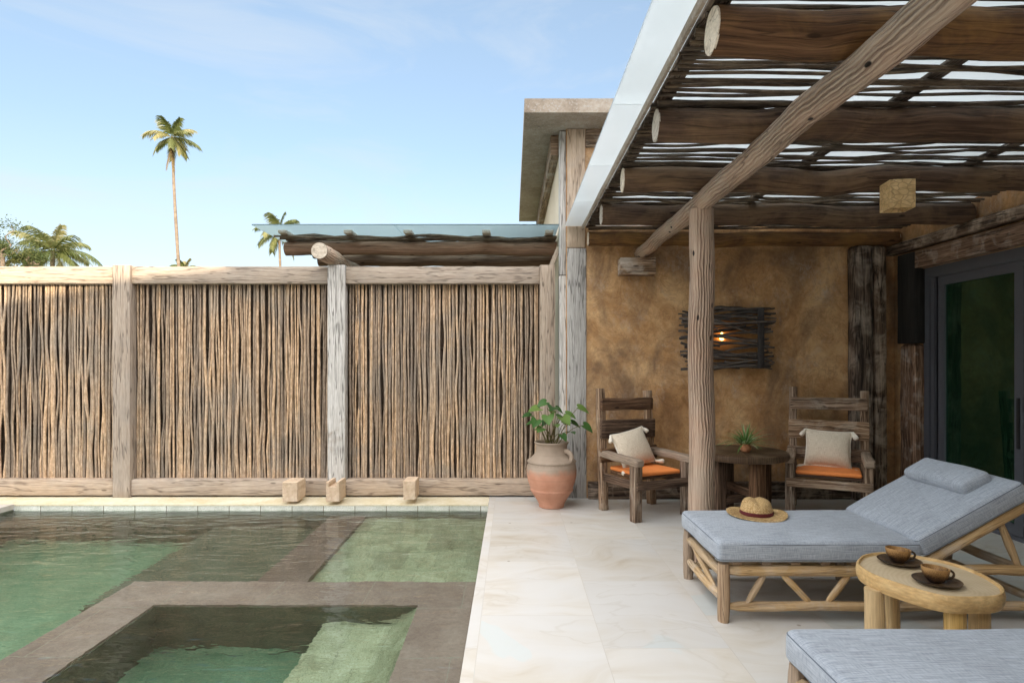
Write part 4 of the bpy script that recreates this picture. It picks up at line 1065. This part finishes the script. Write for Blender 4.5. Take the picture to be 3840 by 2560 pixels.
def make_cup(cx, cy, where, rz):
    s = thing('saucer', 'dark speckled saucer ' + where, 'saucer', (cx, cy, .4385), rz, 'saucers on the oval table')
    mb = MB(); lathe(mb, [(0, 0), (.045, 0), (.05, .003), (.075, .009), (.092, .017), (.094, .0195), (.091, .020), (.072, .0125), (.045, .007), (0, .0065)], 48); mb.build('plate', M['saucer'], s)
    c = thing('coffee_cup', 'bronze speckled coffee cup on the saucer ' + where, 'cup', (cx - .004, cy + .004, .4385 + .0072), rz, 'coffee cups on the oval table')
    mb = MB(); lathe(mb, [(0, 0), (.024, 0), (.026, .003), (.036, .013), (.047, .03), (.052, .046), (.054, .062), (.0535, .0645), (.051, .064), (.049, .05), (.043, .03), (.03, .012), (0, .007)], 48, fn=lambda p, a, r, z: V((p.x, p.y, z * (1 + .07 * math.cos(a + 2.6))))); mb.build('bowl', M['bronze'], c)
    mb = MB(); hp = [V((.049 + .027 * math.sin(a) * 1.05, 0, .034 + .019 * math.cos(a))) for a in [PI * i / 12 for i in range(13)]]
    loft(mb, hp, rrect(.007, .010, .003), [1.] * 13, ref=V((0, 1, 0))); mb.build('handle', M['saucer'], c)
make_cup(1.853, 2.915, 'at the far end of the oval table', R(-4))
make_cup(1.846, 2.648, 'nearer the middle of the oval table', R(-4))

# ------------------------------------------------------------------ palms and trees beyond the fence
def frond(mb, base, az, el, L, rnd, droop=.11, leaf=.42, nl=40, lw=.05, hang=.6):
    d = V((math.cos(az) * math.cos(el), math.sin(az) * math.cos(el), math.sin(el))); p = base.copy(); seg = 12; pts = [p.copy()]
    ds = []
    for k in range(seg):
        ds.append(d.copy()); p = p + d * (L / seg); pts.append(p.copy()); d = (d + V((0, 0, -droop * (.6 + k / seg)))).normalized()
    ds.append(d)
    loft(mb, pts, circ(4), [.035 * (1 - .85 * k / seg) * L / 2.6 for k in range(seg + 1)], ref=V((.1, .2, 1)), rnd=rnd * .6)
    for i in range(nl):
        f = .14 + .86 * i / (nl - 1); k = min(seg - 1, int(f * seg)); g = f * seg - k
        q = pts[k].lerp(pts[k + 1], g); dd = ds[k]
        side = dd.cross(V((0, 0, 1))); side = side.normalized() if side.length > .05 else V((math.sin(az), -math.cos(az), 0))
        ll = L * leaf * (1 - .55 * abs(f - .45) ** 1.3 * 1.6) * rng.uniform(.8, 1.1)
        for s in (-1, 1):
            v = (dd * .75 + side * s * .8 + V((0, 0, -hang * rng.uniform(.5, 1.2)))).normalized()
            v2 = (v + V((0, 0, -.55))).normalized()
            wv = dd * lw * .5
            m = q + v * ll * .5; e = m + v2 * ll * .5
            b = len(mb.v); mb.v += [q - wv, q + wv, m + wv * .9, m - wv * .9, e]
            rr = min(1, max(0, rnd + rng.uniform(-.2, .2)))
            mb.face((b, b + 1, b + 2, b + 3), ((0, 0), (1, 0), (1, 1), (0, 1)), rr); mb.face((b + 3, b + 2, b + 4), ((0, 0), (1, 0), (.5, 1)), rr)
def palm(label, pxc, pyc, pxb, Y, Lf, nf, r0, elr=(-35, 80), dead=0, seed=1, px_ref=None, group='palm trees beyond the fence', azs=None, ground=-.03):
    top = at(pxc, pyc, Y); bx = (pxb - 1176) * Y / K
    t = thing('palm_tree', label, 'palm tree', (bx, Y, ground), 0, group)
    tp = top - V((bx, Y, ground))
    mb = MB(); pts = []; m = 24
    for k in range(m + 1):
        f = k / m; pts.append(V((tp.x * (f ** 1.25) + r0 * 1.2 * math.sin(f * 5.) * (1 - f), 0, tp.z * f)))
    loft(mb, pts, circ(12), [r0 * (1.35 - .35 * min(1, f * 6)) * (1 - .35 * f) for f in [k / m for k in range(m + 1)]], ref=V((0, 1, 0)), wob=.02); mb.build('trunk', M['trunk'], t)
    rs = random.Random(seed)
    for i in range(nf):
        f = (i + .5) / nf; el = R(elr[1] + (elr[0] - elr[1]) * f ** .8) + rs.uniform(-.12, .12)
        az = i * 2.39996 + rs.uniform(-.3, .3)
        mb = MB(); frond(mb, tp + V((0, 0, -.05)), az, el, Lf * rs.uniform(.8, 1.08) * (.82 if el > 1.1 else 1), rs.random(), droop=.07 + .06 * rs.random(), lw=.09 if Y > 40 else .07); mb.build('frond', M['palm'], t, None)
    for i in range(dead):
        mb = MB(); frond(mb, tp + V((0, -.1, -r0 * 5)), rs.uniform(0, 6.28), R(-74), Lf * .95, .5, droop=.05, leaf=.22, nl=22, lw=.08, hang=.9); mb.build('dead_frond', M['dryfrond'], t, None)
palm('tall slender coconut palm rising high above the fence', 395, 314, 417, 55., 2.5, 15, .165, (-40, 84), dead=2, seed=4)
palm('low bushy palm just above the fence beside the feathery tree', 121, 578, 124, 46., 3.1, 18, .22, (-25, 84), seed=9)
palm('palm half hidden behind the neighbour pergola glass', 641, 528, 652, 58., 2.7, 18, .16, (-55, 84), seed=2)
palm('palm top barely peeping over the fence beside the tall trunk', 424, 618, 424, 62., 1.5, 9, .12, (10, 84), seed=5)

def leafy_tree(name, label, cat, px, py0, Y, W, H, nclump, seed, lean=0., ng=None):
    rs = random.Random(seed); x = (px - 1176) * Y / K; z0 = 0.
    t = thing(name, label, cat, (x, Y, -.03))
    topz = 1.4 - (py0 - 832) * Y / K + .03
    mb = MB(); limbs = []
    pole(mb, (0, 0, 0), (0, 0, topz - H * .7), .22, .14, n=10)
    fork = V((0, 0, topz - H * .75))
    for i in range(9):
        e = V((rs.uniform(-W, W) * .75, rs.uniform(-W, W) * .5, topz - rs.uniform(0, H) * .9)); limbs.append(e); pole(mb, fork, e, .07, .02, n=6, bend=.2)
    mb.build('trunk', M['trunk'], t)
    mb = MB()
    for c in range(nclump):
        e = fork.lerp(rs.choice(limbs), rs.uniform(.35, 1.05)) + V((rs.gauss(0, .3), rs.gauss(0, .3), rs.gauss(0, .25)))
        rn = rs.random(); rad = rs.uniform(.22, .5)
        for k in range(60):
            q = e + V((rs.gauss(0, 1), rs.gauss(0, 1), rs.gauss(0, .8))) * rad * .6
            d = V((rs.uniform(-1, 1), rs.uniform(-1, 1), rs.uniform(-.4, 1))).normalized(); s = d.cross(V((rs.uniform(-1, 1), rs.uniform(-1, 1), rs.uniform(-1, 1)))).normalized()
            l, w = rs.uniform(.10, .22), rs.uniform(.02, .045)
            b = len(mb.v); mb.v += [q, q + d * l * .5 + s * w, q + d * l, q + d * l * .5 - s * w]
            mb.face((b, b + 1, b + 2, b + 3), ((0, 0), (1, 0), (1, 1), (0, 1)), min(1, max(0, rn + rs.uniform(-.2, .2))))
    mb.build('crown', M['treeleaf'], t, None)
leafy_tree('feathery_tree', 'pale feathery tree at the far left above the fence', 'tree', 6, 508, 42., 2.3, 3.4, 60, 3)
leafy_tree('leafy_bush', 'yellow green bush low between the feathery tree and the bushy palm', 'bush', 68, 562, 43., 1.6, 1.9, 45, 8)

# ------------------------------------------------------------------ camera, light, sky
cam = bpy.data.cameras.new('camera'); co = bpy.data.objects.new('camera', cam); C.objects.link(co); S.camera = co
cam.sensor_width = 36.; cam.lens = 36. * K / 2352; cam.shift_y = 48 / 2352; cam.clip_start = .05; cam.clip_end = 4000
co.location = (0, 0, 1.4); co.rotation_euler = (R(90), 0, 0)

EL, AZ = R(14), R(16)     # low sun behind the camera, a little to the right
sv = V((math.sin(AZ) * math.cos(EL), -math.cos(AZ) * math.cos(EL), math.sin(EL)))
sl = bpy.data.lights.new('sun', 'SUN'); sl.energy = 2.; sl.angle = R(.5); sl.color = (1., .84, .62)
so = bpy.data.objects.new('sun', sl); C.objects.link(so); so.rotation_euler = (-sv).to_track_quat('-Z', 'Y').to_euler(); so.location = sv * 40

w = bpy.data.worlds.new('World'); S.world = w; w.use_nodes = True; nt = w.node_tree
bg = nt.nodes['Background']
sky = N(nt, 'TexSky', sky_type='NISHITA'); sky.sun_disc = False; sky.sun_elevation = EL; sky.sun_rotation = PI - AZ; sky.air_density = 1.; sky.dust_density = 1.2; sky.ozone_density = 1.6
gen = coords(nt).outputs['Generated']
sx = N(nt, 'SeparateXYZ', {0: gen})
cl = noise_(nt, scaled(nt, gen, (1.2, 1.2, 5.)), 2.2, 6., .6, .8)
front = mix(nt, .42, mix(nt, 1., sky.outputs[0], (.74, .72, .70), 'MULTIPLY'), (1.42, 1.77, 2.16))
front = mix(nt, ramp(nt, cl, [(.44, 0.), (.74, .5)]), front, (2.0, 2.15, 2.3))
front = mix(nt, ramp(nt, sx.outputs[2], [(0., .55), (.10, .3), (.32, 0.)]), front, (2.35, 2.36, 2.48))
# unseen bright cloud, added overhead and behind the camera to light the court
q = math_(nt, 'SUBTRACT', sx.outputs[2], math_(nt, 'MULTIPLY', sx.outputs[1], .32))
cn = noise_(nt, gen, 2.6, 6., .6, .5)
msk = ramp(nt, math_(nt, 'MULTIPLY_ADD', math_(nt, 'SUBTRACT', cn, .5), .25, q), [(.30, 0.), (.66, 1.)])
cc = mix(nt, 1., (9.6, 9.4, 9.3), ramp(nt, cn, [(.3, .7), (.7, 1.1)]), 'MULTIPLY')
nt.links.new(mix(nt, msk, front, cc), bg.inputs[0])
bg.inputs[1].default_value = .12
S.view_settings.view_transform = 'Standard'; S.view_settings.look = 'None'; S.view_settings.gamma = 1.; S.view_settings.exposure = 1.75; S.view_settings.use_curve_mapping = False
S.render.engine = 'CYCLES'
S.cycles.use_denoising = True
S.cycles.max_bounces = 10; S.cycles.diffuse_bounces = 5; S.cycles.transparent_max_bounces = 16; S.cycles.glossy_bounces = 4
S.cycles.sample_clamp_indirect = 6.
